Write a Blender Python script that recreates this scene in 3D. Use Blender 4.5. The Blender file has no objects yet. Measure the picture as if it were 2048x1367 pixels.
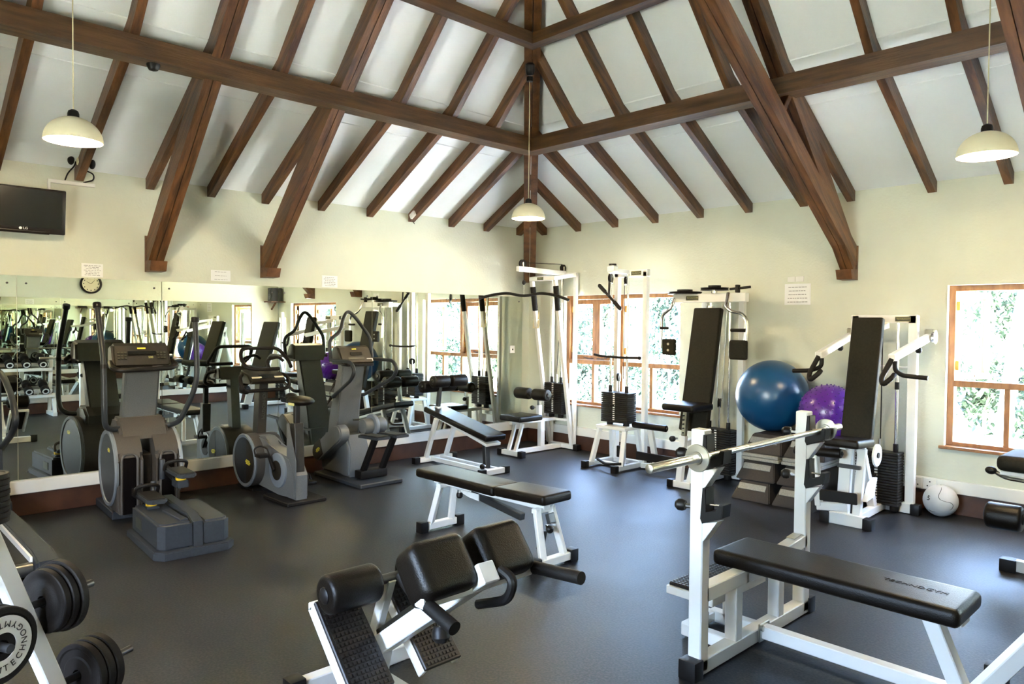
import bpy, bmesh, math, random
from math import pi, sin, cos, radians as R
from mathutils import Vector as V, Matrix as M

random.seed(7)
S = bpy.context.scene
COL = S.collection

# ------------------------------------------------------------------ camera
cam = bpy.data.cameras.new('camera')
camo = bpy.data.objects.new('camera', cam)
COL.objects.link(camo)
cam.sensor_width = 36.0
cam.lens = 1465.0 / 2048.0 * 36.0
cam.clip_start = 0.05
cam.clip_end = 200
rt = V((0.6926, 0.7212, 0.0091)).normalized()
fw = V((-0.7209, 0.6925, -0.0262))
fw = (fw - rt * fw.dot(rt)).normalized()
up = rt.cross(fw).normalized()
mw = M.Identity(4)
for i in range(3):
    mw[i][0], mw[i][1], mw[i][2] = rt[i], up[i], -fw[i]
mw[0][3], mw[1][3], mw[2][3] = 6.754, -6.794, 1.54
camo.matrix_world = mw
S.camera = camo

# ------------------------------------------------------------------ world, sun, exposure
W = bpy.data.worlds.new('world')
S.world = W
W.use_nodes = True
wn, wl = W.node_tree.nodes, W.node_tree.links
sky = wn.new('ShaderNodeTexSky')
sky.sky_type = 'NISHITA'
sky.sun_disc = False
sky.sun_elevation = R(52)
sky.sun_rotation = R(120)
sky.air_density = 1.0
sky.dust_density = 2.0
bg = wn['Background']
bg.inputs['Strength'].default_value = 1.35
wl.new(sky.outputs[0], bg.inputs[0])

sun = bpy.data.lights.new('sun', 'SUN')
sun.energy = 25.0
sun.color = (1.0, 0.97, 0.92)
sun.angle = R(0.6)
suno = bpy.data.objects.new('sun', sun)
COL.objects.link(suno)
suno.rotation_euler = V((-0.45, 0.42, -0.79)).to_track_quat('-Z', 'Y').to_euler()

S.view_settings.view_transform = 'Standard'
S.view_settings.look = 'None'
S.view_settings.gamma = 1.0
S.view_settings.use_curve_mapping = False
S.view_settings.exposure = 3.53
S.cycles.use_denoising = True
S.cycles.max_bounces = 14
S.cycles.diffuse_bounces = 7
S.cycles.glossy_bounces = 8
S.cycles.transmission_bounces = 8
S.cycles.transparent_max_bounces = 16
S.cycles.caustics_reflective = False
S.cycles.caustics_refractive = False
S.cycles.sample_clamp_indirect = 8.0


def portal(x, y, z, sx, sz, ry):
    """sampling aid over a window opening: steers sky samples, emits nothing itself"""
    l = bpy.data.lights.new('window_portal', 'AREA')
    l.shape = 'RECTANGLE'
    l.size, l.size_y = sx, sz
    l.cycles.is_portal = True
    o = bpy.data.objects.new('window_portal', l)
    o.location = (x, y, z)
    o.rotation_euler = (R(90), 0, ry)
    COL.objects.link(o)


LX, LY = 7.1, 8.2          # room size: x 0..LX, y 0..-LY
portal(1.46, 0.27, 1.22, 1.70, 1.33, R(180))
portal(5.72, 0.27, 1.22, 1.70, 1.33, R(180))
portal(4.8, -LY - 0.27, 1.45, 1.7, 1.1, 0)

# ------------------------------------------------------------------ materials
MATS = {}


def mat(name, col, rough=0.5, metal=0.0, var=0.0, scale=8.0, bump=0.0, bscale=60.0, stretch=None,
        col2=None, spec=0.5, coat=0.0, detail=4.0, tint=None, rot=None):
    m = bpy.data.materials.new(name)
    m.use_nodes = True
    n, l = m.node_tree.nodes, m.node_tree.links
    p = n['Principled BSDF']
    p.inputs['Roughness'].default_value = rough
    p.inputs['Metallic'].default_value = metal
    p.inputs['Specular IOR Level'].default_value = spec
    p.inputs['Coat Weight'].default_value = coat
    p.inputs['Base Color'].default_value = (*col, 1)
    if tint:
        p.inputs['Specular Tint'].default_value = (*tint, 1)
    tc = n.new('ShaderNodeTexCoord')
    mp = n.new('ShaderNodeMapping')
    if rot:
        mr = n.new('ShaderNodeMapping')
        mr.inputs['Rotation'].default_value = rot
        l.new(tc.outputs['Object'], mr.inputs[0])
        l.new(mr.outputs[0], mp.inputs[0])
    else:
        l.new(tc.outputs['Object'], mp.inputs[0])
    if stretch:
        mp.inputs['Scale'].default_value = stretch
    if var > 0 or col2:
        t = n.new('ShaderNodeTexNoise')
        t.inputs['Scale'].default_value = scale
        t.inputs['Detail'].default_value = detail
        l.new(mp.outputs[0], t.inputs['Vector'])
        r = n.new('ShaderNodeValToRGB')
        c2 = col2 if col2 else tuple(c * (1 - var) for c in col)
        c1 = col if col2 else tuple(min(1, c * (1 + var * 0.6)) for c in col)
        r.color_ramp.elements[0].position = 0.36
        r.color_ramp.elements[1].position = 0.64
        r.color_ramp.elements[0].color = (*c2, 1)
        r.color_ramp.elements[1].color = (*c1, 1)
        l.new(t.outputs['Fac'], r.inputs[0])
        l.new(r.outputs[0], p.inputs['Base Color'])
    if bump > 0:
        t2 = n.new('ShaderNodeTexNoise')
        t2.inputs['Scale'].default_value = bscale
        t2.inputs['Detail'].default_value = 3
        l.new(mp.outputs[0], t2.inputs['Vector'])
        b = n.new('ShaderNodeBump')
        b.inputs['Strength'].default_value = bump
        b.inputs['Distance'].default_value = 0.01
        l.new(t2.outputs['Fac'], b.inputs['Height'])
        l.new(b.outputs[0], p.inputs['Normal'])
    MATS[name] = m
    return m


mat('plaster', (0.665, 0.685, 0.57), 0.85, var=0.05, scale=1.3, bump=0.25, bscale=45)
mat('plaster_white', (0.86, 0.86, 0.78), 0.8, bump=0.15, bscale=45)
mat('board', (0.90, 0.93, 0.93), 0.9, var=0.03, scale=2.0, bump=0.06, bscale=140)
mat('beam_wood', (0.17, 0.070, 0.022), 0.42, col2=(0.065, 0.024, 0.008), scale=3.0, stretch=(3, 3, 3), bump=0.25, bscale=25, detail=8)
GR = dict(col2=(0.062, 0.023, 0.008), scale=2.2, bump=0.3, bscale=9, detail=8)
mat('rafter_x', (0.175, 0.072, 0.023), 0.42, stretch=(1.0, 11, 11), rot=(0, R(37), 0), **GR)
mat('rafter_x2', (0.175, 0.072, 0.023), 0.42, stretch=(1.0, 11, 11), rot=(0, R(-37), 0), **GR)
mat('rafter_y', (0.175, 0.072, 0.023), 0.42, stretch=(11, 1.0, 11), rot=(R(37), 0, 0), **GR)
mat('rafter_y2', (0.175, 0.072, 0.023), 0.42, stretch=(11, 1.0, 11), rot=(R(-37), 0, 0), **GR)
GP = dict(col2=(0.055, 0.024, 0.008), scale=2.2, bump=0.3, bscale=9, detail=8)
mat('purlin_x', (0.12, 0.056, 0.019), 0.48, stretch=(1.0, 11, 11), **GP)
mat('purlin_y', (0.12, 0.056, 0.019), 0.48, stretch=(11, 1.0, 11), **GP)
WOOD = {'left': ('rafter_x', 'purlin_y'), 'opposite': ('rafter_x2', 'purlin_y'), 'right': ('rafter_y', 'purlin_x'), 'rear': ('rafter_y2', 'purlin_x')}
mat('window_wood', (0.36, 0.16, 0.05), 0.4, col2=(0.24, 0.10, 0.03), scale=5.0, stretch=(6, 6, 1.2), bump=0.1, bscale=40)
mat('skirting_wood', (0.085, 0.032, 0.015), 0.5, col2=(0.050, 0.018, 0.009), scale=5.0, bump=0.1)
mat('white_trim', (0.80, 0.79, 0.74), 0.5, var=0.06, scale=3)
mat('white_metal', (0.85, 0.85, 0.81), 0.32, var=0.03, scale=5)
mat('vinyl', (0.0065, 0.0045, 0.0030), 0.36, bump=0.18, bscale=220, spec=0.22)
mat('vinyl_matt', (0.013, 0.011, 0.006), 0.65, spec=0.2, var=0.2, scale=60, bump=0.15, bscale=300)
mat('black_plastic', (0.007, 0.0055, 0.0045), 0.45, spec=0.3)
mat('tube_dark', (0.022, 0.025, 0.028), 0.42, spec=0.4)
mat('black_rubber', (0.008, 0.006, 0.0045), 0.6, spec=0.25, bump=0.1, bscale=200)
mat('rib_rubber', (0.011, 0.008, 0.006), 0.42)
mat('iron', (0.011, 0.0095, 0.0075), 0.5, spec=0.3, var=0.2, scale=12)
mat('dark_steel', (0.10, 0.10, 0.10), 0.35, metal=0.8)
mat('chrome', (0.78, 0.77, 0.72), 0.16, metal=1.0)
mat('steel', (0.62, 0.60, 0.52), 0.28, metal=1.0)
mat('brass', (0.60, 0.40, 0.12), 0.3, metal=1.0)
mat('grey_plastic', (0.062, 0.053, 0.044), 0.5, var=0.12, scale=180, bump=0.05, bscale=250)
mat('silver_plastic', (0.125, 0.128, 0.125), 0.45, var=0.10, scale=180, bump=0.04, bscale=250)
mat('rim_plastic', (0.17, 0.19, 0.21), 0.4)
mat('slate_plastic', (0.028, 0.032, 0.037), 0.5, var=0.15, scale=60, bump=0.08, bscale=200)
mat('console_plastic', (0.017, 0.013, 0.008), 0.45, var=0.2, scale=30)
mat('screen_dark', (0.012, 0.012, 0.010), 0.2)
mat('yellow_print', (0.72, 0.62, 0.06), 0.5)
mat('yellow_plastic', (0.85, 0.52, 0.02), 0.4)
mat('badge_dark', (0.045, 0.045, 0.03), 0.4)
mat('badge_gold', (0.55, 0.52, 0.20), 0.4)
mat('paper', (0.82, 0.83, 0.82), 0.6)
mat('card_paper', (0.74, 0.66, 0.44), 0.6)
mat('ink', (0.22, 0.22, 0.22), 0.7)
mat('ink_black', (0.015, 0.015, 0.015), 0.5)
mat('slot_shade', (0.004, 0.003, 0.003), 0.95, spec=0.05)
mat('ink_white', (0.85, 0.85, 0.85), 0.5)
mat('plate_white', (0.85, 0.85, 0.83), 0.4)
mat('ball_blue', (0.003, 0.060, 0.165), 0.30, spec=0.6, bump=0.04, bscale=90)
mat('ball_purple', (0.085, 0.010, 0.24), 0.30, spec=0.6)
mat('spike_purple', (0.05, 0.008, 0.16), 0.45)
mat('ball_white', (0.66, 0.67, 0.66), 0.45, var=0.12, scale=6, bump=0.06, bscale=120)
mat('shade_cream', (0.80, 0.74, 0.52), 0.45)
mat('cord_cream', (0.62, 0.58, 0.36), 0.6)
mat('step_top', (0.26, 0.26, 0.235), 0.7, var=0.15, scale=90)
mat('step_side', (0.026, 0.021, 0.018), 0.7, var=0.2, scale=120)
mat('tv_black', (0.018, 0.014, 0.012), 0.25, spec=0.4)
mat('speaker_black', (0.03, 0.028, 0.025), 0.6)
mat('bark', (0.30, 0.28, 0.23), 0.9, var=0.3, scale=7, bump=0.4, bscale=20)
mat('leaf_a', (0.050, 0.090, 0.068), 0.55, var=0.4, scale=0.8)
mat('leaf_b', (0.070, 0.110, 0.066), 0.55, var=0.4, scale=0.8)
mat('grass', (0.55, 0.58, 0.46), 0.95, var=0.2, scale=1.2, bump=0.2, bscale=20)
mat('bounce_path', (0.78, 0.77, 0.73), 0.9, var=0.1, scale=2)
mat('roof_tile', (0.14, 0.07, 0.05), 0.9)


def floor_mat():
    m = mat('rubber_floor', (0.030, 0.032, 0.036), 0.40, spec=0.5)
    n, l = m.node_tree.nodes, m.node_tree.links
    p = n['Principled BSDF']
    tc = n.new('ShaderNodeTexCoord')
    a = n.new('ShaderNodeTexNoise')
    a.inputs['Scale'].default_value = 85
    a.inputs['Detail'].default_value = 3
    l.new(tc.outputs['Object'], a.inputs['Vector'])
    b = n.new('ShaderNodeTexNoise')
    b.inputs['Scale'].default_value = 1.6
    b.inputs['Detail'].default_value = 7
    b.inputs['Roughness'].default_value = 0.65
    l.new(tc.outputs['Object'], b.inputs['Vector'])
    r = n.new('ShaderNodeValToRGB')
    r.color_ramp.elements[0].position = 0.35
    r.color_ramp.elements[1].position = 0.72
    r.color_ramp.elements[0].color = (0.0085, 0.0068, 0.0060, 1)
    r.color_ramp.elements[1].color = (0.026, 0.0225, 0.020, 1)
    l.new(b.outputs['Fac'], r.inputs[0])
    r2 = n.new('ShaderNodeValToRGB')
    r2.color_ramp.elements[0].position = 0.40
    r2.color_ramp.elements[1].position = 0.70
    r2.color_ramp.elements[0].color = (0.5, 0.5, 0.5, 1)
    r2.color_ramp.elements[1].color = (2.1, 2.0, 1.95, 1)
    l.new(a.outputs['Fac'], r2.inputs[0])
    mx = n.new('ShaderNodeMix')
    mx.data_type = 'RGBA'
    mx.blend_type = 'MULTIPLY'
    mx.inputs[0].default_value = 1
    l.new(r.outputs[0], mx.inputs[6])
    l.new(r2.outputs[0], mx.inputs[7])
    l.new(mx.outputs[2], p.inputs['Base Color'])
    rr = n.new('ShaderNodeMapRange')
    rr.inputs['To Min'].default_value = 0.42
    rr.inputs['To Max'].default_value = 0.56
    l.new(b.outputs['Fac'], rr.inputs[0])
    l.new(rr.outputs[0], p.inputs['Roughness'])
    bp = n.new('ShaderNodeBump')
    bp.inputs['Strength'].default_value = 0.25
    bp.inputs['Distance'].default_value = 0.004
    l.new(a.outputs['Fac'], bp.inputs['Height'])
    l.new(bp.outputs[0], p.inputs['Normal'])
    p.inputs['Specular Tint'].default_value = (0.62, 0.82, 1.0, 1)  # cool tint put into the reflections, imitating bluish window light
    p.inputs['Specular IOR Level'].default_value = 0.46


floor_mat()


def glass_mat():
    m = bpy.data.materials.new('window_glass')
    m.use_nodes = True
    n, l = m.node_tree.nodes, m.node_tree.links
    n.remove(n['Principled BSDF'])
    t = n.new('ShaderNodeBsdfTransparent')
    g = n.new('ShaderNodeBsdfGlossy')
    g.inputs['Roughness'].default_value = 0.02
    lw = n.new('ShaderNodeLayerWeight')
    lw.inputs[0].default_value = 0.25
    f = n.new('ShaderNodeMath')
    f.operation = 'MULTIPLY'
    f.inputs[1].default_value = 0.28
    l.new(lw.outputs['Facing'], f.inputs[0])
    x = n.new('ShaderNodeMixShader')
    l.new(f.outputs[0], x.inputs[0])
    l.new(t.outputs[0], x.inputs[1])
    l.new(g.outputs[0], x.inputs[2])
    l.new(x.outputs[0], n['Material Output'].inputs[0])
    MATS['glass'] = m


glass_mat()
mat('mirror', (0.80, 0.84, 0.75), 0.0, metal=1.0)


def emit_mat(name, col, st):
    m = bpy.data.materials.new(name)
    m.use_nodes = True
    n, l = m.node_tree.nodes, m.node_tree.links
    p = n['Principled BSDF']
    p.inputs['Base Color'].default_value = (*col, 1)
    p.inputs['Emission Color'].default_value = (*col, 1)
    p.inputs['Emission Strength'].default_value = st
    MATS[name] = m


emit_mat('bulb', (1.0, 0.80, 0.48), 30.0)


# ------------------------------------------------------------------ mesh builder
def frame_from(d, upv=(0, 0, 1)):
    d = V(d).normalized()
    u = V(upv)
    if abs(d.dot(u.normalized())) > 0.98:
        u = V((1, 0, 0)) if abs(d.x) < 0.9 else V((0, 1, 0))
    s = d.cross(u).normalized()
    u = s.cross(d).normalized()
    return s, d, u


class MB:
    def __init__(self):
        self.bm = bmesh.new()

    def _merge(self, b, mx):
        b.transform(mx)
        me = bpy.data.meshes.new('tmp')
        b.to_mesh(me)
        b.free()
        self.bm.from_mesh(me)
        bpy.data.meshes.remove(me)
        return self

    def box(self, c, s, bevel=0.0, seg=1, mx=None, rot=None):
        b = bmesh.new()
        bmesh.ops.create_cube(b, size=1.0)
        b.transform(M.Diagonal((s[0], s[1], s[2], 1)))
        if bevel > 0:
            bmesh.ops.bevel(b, geom=list(b.edges), offset=min(bevel, min(s) * 0.49), segments=seg, affect='EDGES', profile=0.6)
        mm = M.Translation(V(c))
        if rot is not None:
            mm = mm @ rot.to_4x4()
        return self._merge(b, (mx or M.Identity(4)) @ mm)

    def span(self, a, b, bevel=0.0, seg=1):
        a, b = V(a), V(b)
        return self.box((a + b) / 2, [abs(b[i] - a[i]) for i in range(3)], bevel, seg)

    def bar(self, p0, p1, w=0.05, h=None, upv=(0, 0, 1), bevel=0.004, ext=0.0, seg=1):
        p0, p1 = V(p0), V(p1)
        h = h or w
        s, d, u = frame_from(p1 - p0, upv)
        ln = (p1 - p0).length + 2 * ext
        b = bmesh.new()
        bmesh.ops.create_cube(b, size=1.0)
        b.transform(M.Diagonal((w, ln, h, 1)))
        if bevel > 0:
            bmesh.ops.bevel(b, geom=list(b.edges), offset=min(bevel, min(w, h) * 0.45), segments=seg, affect='EDGES')
        r = M((s, d, u)).transposed().to_4x4()
        return self._merge(b, M.Translation((p0 + p1) / 2) @ r)

    def cyl(self, p0, p1, r, r2=None, seg=20, bevel=0.0, bseg=2):
        p0, p1 = V(p0), V(p1)
        r2 = r if r2 is None else r2
        s, d, u = frame_from(p1 - p0)
        b = bmesh.new()
        bmesh.ops.create_cone(b, cap_ends=True, segments=seg, radius1=r, radius2=r2, depth=(p1 - p0).length)
        if bevel > 0:
            es = [e for e in b.edges if abs(e.verts[0].co.z - e.verts[1].co.z) < 1e-6]
            bmesh.ops.bevel(b, geom=es, offset=bevel, segments=bseg, affect='EDGES', profile=0.5)
        rm = M((s, u * -1, d)).transposed().to_4x4()
        if rm.determinant() < 0:
            rm = M((s, u, d)).transposed().to_4x4()
        return self._merge(b, M.Translation((p0 + p1) / 2) @ rm)

    def sphere(self, c, r, sc=(1, 1, 1), u=24, v=14, rot=None):
        b = bmesh.new()
        bmesh.ops.create_uvsphere(b, u_segments=u, v_segments=v, radius=r)
        mm = M.Translation(V(c)) @ (rot.to_4x4() if rot else M.Identity(4)) @ M.Diagonal((*sc, 1))
        return self._merge(b, mm)

    def tube(self, pts, r, seg=10, rad=0.05, steps=5, caps=True, closed=False):
        pts = [V(p) for p in pts]
        path = []
        n = len(pts)
        for i, p in enumerate(pts):
            if not closed and (i == 0 or i == n - 1):
                path.append(p)
                continue
            a, c = pts[i - 1], pts[(i + 1) % n]
            d1, d2 = (a - p), (c - p)
            t = min(rad, d1.length * 0.48, d2.length * 0.48)
            q0, q2 = p + d1.normalized() * t, p + d2.normalized() * t
            for k in range(steps + 1):
                f = k / steps
                path.append((1 - f) ** 2 * q0 + 2 * f * (1 - f) * p + f * f * q2)
        b = self.bm
        rings = []
        m = len(path)
        prev_u = None
        for i, p in enumerate(path):
            if closed:
                d = path[(i + 1) % m] - path[i - 1]
            else:
                d = path[min(i + 1, m - 1)] - path[max(i - 1, 0)]
            d.normalize()
            if prev_u is None:
                s, _, u = frame_from(d)
            else:
                u = (prev_u - d * prev_u.dot(d)).normalized()
                s = d.cross(u)
            prev_u = u
            rings.append([b.verts.new(p + (s * cos(2 * pi * k / seg) + u * sin(2 * pi * k / seg)) * r) for k in range(seg)])
        lim = m if closed else m - 1
        for i in range(lim):
            A, B = rings[i], rings[(i + 1) % m]
            for k in range(seg):
                b.faces.new((A[k], A[(k + 1) % seg], B[(k + 1) % seg], B[k]))
        if caps and not closed:
            b.faces.new(rings[0][::-1])
            b.faces.new(rings[-1])
        return self

    def lathe(self, prof, c, axis=(0, 0, 1), seg=32, close=False):
        """prof: list of (radius, height along axis)"""
        s, d, u = frame_from(axis)
        c = V(c)
        b = self.bm
        rings = []
        for (r, h) in prof:
            if r < 1e-5:
                rings.append([b.verts.new(c + d * h)])
            else:
                rings.append([b.verts.new(c + d * h + (s * cos(2 * pi * k / seg) + u * sin(2 * pi * k / seg)) * r) for k in range(seg)])
        pairs = list(zip(rings[:-1], rings[1:]))
        if close:
            pairs.append((rings[-1], rings[0]))
        for A, B in pairs:
            for k in range(seg):
                k2 = (k + 1) % seg
                if len(A) == 1 and len(B) == 1:
                    continue
                if len(A) == 1:
                    b.faces.new((A[0], B[k], B[k2]))
                elif len(B) == 1:
                    b.faces.new((A[k], B[0], A[k2]))
                else:
                    b.faces.new((A[k], B[k], B[k2], A[k2]))
        return self

    def prism(self, pts, axis, a0, a1, bevel=0.0, seg=2):
        """2-D outline extruded along 'x', 'y' or 'z' from a0 to a1 (outline in the two other axes)"""
        def P(p, a):
            return V((a, p[0], p[1])) if axis == 'x' else V((p[0], a, p[1])) if axis == 'y' else V((p[0], p[1], a))
        b = bmesh.new()
        A = [b.verts.new(P(p, a0)) for p in pts]
        B = [b.verts.new(P(p, a1)) for p in pts]
        n = len(pts)
        fa = b.faces.new(A)
        fb = b.faces.new(B[::-1])
        for i in range(n):
            b.faces.new((A[i], B[i], B[(i + 1) % n], A[(i + 1) % n]))
        if bevel > 0:
            es = list(set(list(fa.edges) + list(fb.edges)))
            bmesh.ops.bevel(b, geom=es, offset=bevel, segments=seg, affect='EDGES')
        return self._merge(b, M.Identity(4))

    def poly(self, vs, fs):
        b = self.bm
        vv = [b.verts.new(V(p)) for p in vs]
        for f in fs:
            b.faces.new([vv[i] for i in f])
        return self

    def build(self, name, m, parent=None, smooth=35, kind=None, label=None):
        bm = self.bm
        if parent is not None and '_mx' in PM.get(parent.name, {}):
            bm.transform(PM[parent.name]['_mx'].inverted())
        bmesh.ops.recalc_face_normals(bm, faces=list(bm.faces))
        me = bpy.data.meshes.new(name)
        bm.to_mesh(me)
        bm.free()
        if smooth:
            for p in me.polygons:
                p.use_smooth = True
            me.set_sharp_from_angle(angle=R(smooth))
        me.materials.append(MATS[m] if isinstance(m, str) else m)
        o = bpy.data.objects.new(name, me)
        COL.objects.link(o)
        if parent is not None:
            o.parent = parent
            PM[o.name] = PM.get(parent.name, {})
        if kind:
            o['kind'] = kind
        if label:
            o['label'] = label
        return o


PM = {}


def thing(name, label, cat, loc=(0, 0, 0), rz=0.0, group=None, kind=None):
    o = bpy.data.objects.new(name, None)
    o.empty_display_size = 0.1
    COL.objects.link(o)
    o.location = loc
    o.rotation_euler = (0, 0, rz)
    PM[o.name] = {'_mx': M.Translation(V(loc)) @ M.Rotation(rz, 4, 'Z')}
    if kind:
        o['kind'] = kind
    else:
        o['label'] = label
        o['category'] = cat
    if group:
        o['group'] = group
    return o


def tag(o, label, cat, group=None):
    o['label'] = label
    o['category'] = cat
    if group:
        o['group'] = group
    return o


def struct(name, mb, m, smooth=35):
    return mb.build(name, m, None, smooth, kind='structure')


def link_copy(o, parent, loc=None):
    c = o.copy()
    COL.objects.link(c)
    c.parent = parent
    if loc is not None:
        c.location = loc
    return c


def dup(root, loc, rz=None, **kw):
    r = root.copy()
    COL.objects.link(r)
    r.location = loc
    if rz is not None:
        r.rotation_euler = (0, 0, rz)
    PM[r.name] = {'_mx': M.Translation(V(loc)) @ M.Rotation(r.rotation_euler[2], 4, 'Z')}
    for k, v in kw.items():
        r[k] = v
    for ch in list(root.children):
        c = link_copy(ch, r)
        for g in list(ch.children):
            link_copy(g, c)
    return r


def lettering(txt, size, m, parent, mx, name='lettering', extr=0.0008, align='CENTER'):
    cu = bpy.data.curves.new('txt', 'FONT')
    cu.body = txt
    cu.size = size
    cu.align_x = align
    cu.align_y = 'CENTER'
    cu.extrude = extr
    cu.resolution_u = 3
    ob = bpy.data.objects.new('txt', cu)
    COL.objects.link(ob)
    me = bpy.data.meshes.new_from_object(ob)
    bpy.data.objects.remove(ob)
    bpy.data.curves.remove(cu)
    pm = PM.get(parent.name, {}).get('_mx')
    me.transform((pm.inverted() if pm else M.Identity(4)) @ mx)
    me.name = name
    me.materials.clear()
    me.materials.append(MATS[m])
    o = bpy.data.objects.new(name, me)
    COL.objects.link(o)
    o.parent = parent
    return o


def facing(loc, nrm, upv=(0, 0, 1), roll=0.0):
    """matrix whose local z is nrm and local y is upv, at loc"""
    n = V(nrm).normalized()
    u = V(upv)
    x = u.cross(n).normalized()
    y = n.cross(x).normalized()
    m4 = M((x, y, n)).transposed().to_4x4()
    return M.Translation(V(loc)) @ m4 @ M.Rotation(roll, 4, 'Z')


# ================================================================== THE ROOM
WH = 2.75
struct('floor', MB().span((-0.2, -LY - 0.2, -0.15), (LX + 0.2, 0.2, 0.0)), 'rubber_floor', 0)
struct('wall_left', MB().span((-0.25, -LY - 0.25, 0), (0, 0.25, WH)), 'plaster', 0)


def holed_wall(name, y0, y1, holes):
    mb = MB()
    xs = [0.0]
    for (a, b, z0, z1) in holes:
        mb.span((xs[-1], y0, 0), (a, y1, WH))
        mb.span((a, y0, 0), (b, y1, z0))
        mb.span((a, y0, z1), (b, y1, WH))
        xs.append(b)
    mb.span((xs[-1], y0, 0), (LX, y1, WH))
    return struct(name, mb, 'plaster', 0)


W1 = (0.61, 2.31, 0.555, 1.885)
W2 = (4.87, 6.57, 0.555, 1.885)
holed_wall('wall_right', 0.0, 0.25, [W1, W2])
W_FILL = (3.95, 5.65, 0.90, 2.0)  # unseen rear window, added to let fill light in behind the viewer
holed_wall('wall_rear', -LY - 0.25, -LY, [W_FILL])

# skirting boards and the white trunking above them
struct('baseboard_left', MB().span((0, -LY, 0), (0.018, 0, 0.172), 0.003), 'skirting_wood')
struct('baseboard_right', MB().span((0.018, -0.018, 0), (LX, 0, 0.172), 0.003), 'skirting_wood')
struct('baseboard_front', MB().span((LX - 0.018, -LY, 0), (LX, -0.018, 0.172), 0.003), 'skirting_wood')
struct('trim_1', MB().span((0, -LY, 0.174), (0.042, 0, 0.276), 0.004), 'white_trim')
struct('trim_2', MB().span((0.042, -0.042, 0.174), (LX, 0, 0.276), 0.004), 'white_trim')
struct('trim_3', MB().span((LX - 0.042, -LY, 0.174), (LX, -0.042, 0.276), 0.004), 'white_trim')


# ------------------------------------------------------------------ windows
def casement(win, hx, sgn, w, z0, z1, ang, yh=0.10):
    """sash hinged at x=hx, reaching sgn*w when closed, swung outwards by ang"""
    rot = M.Translation(V((hx, yh, 0))) @ M.Rotation(sgn * ang, 4, 'Z')
    t, th = 0.055, 0.042

    def P(u, v, z):
        return rot @ V((sgn * u, v, z))
    mb = MB()
    for (u0, u1, a, b) in ((0.002, t, z0, z1), (w - t, w - 0.002, z0, z1), (t, w - t, z0, z0 + t), (t, w - t, z1 - t, z1)):
        vs = [P(u, v, z) for z in (a, b) for (u, v) in ((u0, 0), (u1, 0), (u1, th), (u0, th))]
        mb.poly(vs, [(0, 1, 2, 3), (4, 5, 6, 7), (0, 1, 5, 4), (1, 2, 6, 5), (2, 3, 7, 6), (3, 0, 4, 7)])
    c = mb.build('casement', 'window_wood', win, 0)
    g = MB()
    vs = [P(u, v, z) for z in (z0 + t, z1 - t) for (u, v) in ((t, th * 0.45), (w - t, th * 0.45), (w - t, th * 0.55), (t, th * 0.55))]
    g.poly(vs, [(0, 1, 2, 3), (4, 5, 6, 7), (0, 1, 5, 4), (1, 2, 6, 5), (2, 3, 7, 6), (3, 0, 4, 7)])
    g.build('pane', 'glass', c, 0)
    h = MB()
    for zz in (z0 + 0.12, z1 - 0.12):
        p = P(0.0, -0.006, zz)
        h.box(p, (0.035, 0.02, 0.075), 0.003)
    h.build('hinge', 'brass', c)
    a = P(w - 0.18, -0.012, z0 + 0.03)
    b2 = P(w - 0.03, -0.012, z0 + 0.02)
    MB().tube([a, (a + b2) / 2 + V((0, 0, -0.012)), b2], 0.006, 6, 0.03, 3).build('stay', 'dark_steel', c)


def window(n, wx, opens, yo=0.06):
    x0, x1, z0, z1 = wx
    win = thing('window_%d' % n, '', '', ((x0 + x1) / 2, 0.1, 0), kind='structure')
    f = 0.05
    y0, y1 = yo, yo + 0.09
    mb = MB()
    mb.span((x0, y0, z0), (x0 + f, y1, z1), 0.003).span((x1 - f, y0, z0), (x1, y1, z1), 0.003)
    mb.span((x0 + f, y0, z1 - f), (x1 - f, y1, z1), 0.003).span((x0 + f, y0, z0), (x1 - f, y1, z0 + 0.03), 0.003)
    mb.build('window_frame', 'window_wood', win)
    zt0, zt1 = 1.045, 1.095
    MB().span((x0 + f, y0 - 0.005, zt0), (x1 - f, y1, zt1), 0.003).build('transom', 'window_wood', win)
    lw = (x1 - x0) / 4
    xm = (x0 + x1) / 2
    MB().span((xm - 0.03, y0, zt1), (xm + 0.03, y1, z1 - f), 0.003).build('mullion', 'window_wood', win)
    for k in (1, 2, 3):
        xx = x0 + lw * k
        MB().span((xx - 0.02, y0 + 0.005, z0 + 0.03), (xx + 0.02, y1, zt0), 0.003).build('mullion', 'window_wood', win)
    for k in range(4):
        a = x0 + lw * k + (f if k == 0 else 0.02)
        b = x0 + lw * (k + 1) - (f if k == 3 else 0.02)
        MB().span((a, y0 + 0.04, z0 + 0.03), (b, y0 + 0.046, zt0), 0).build('pane', 'glass', win, 0)
    cw = (xm - 0.03 - x0 - f) / 2
    hinges = [(x0 + f, 1), (xm - 0.03, -1), (xm + 0.03, 1), (x1 - f, -1)]
    for (hx, sg), an in zip(hinges, opens):
        casement(win, hx, sg, cw, zt1 + 0.003, z1 - f - 0.003, R(an), y0 + 0.045)
    MB().span((x0 - 0.03, -0.035, z0 - 0.025), (x1 + 0.03, y0, z0), 0.004).build('window_sill', 'window_wood', win)
    m2 = MB()
    m2.span((x0, 0.001, z1 - 0.004), (x1, y0 - 0.001, z1 - 0.0005)).span((x0 + 0.0005, 0.001, z0), (x0 + 0.004, y0 - 0.001, z1 - 0.004)).span((x1 - 0.004, 0.001, z0), (x1 - 0.0005, y0 - 0.001, z1 - 0.004))
    m2.build('reveal', 'plaster_white', win, 0)
    return win


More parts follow.
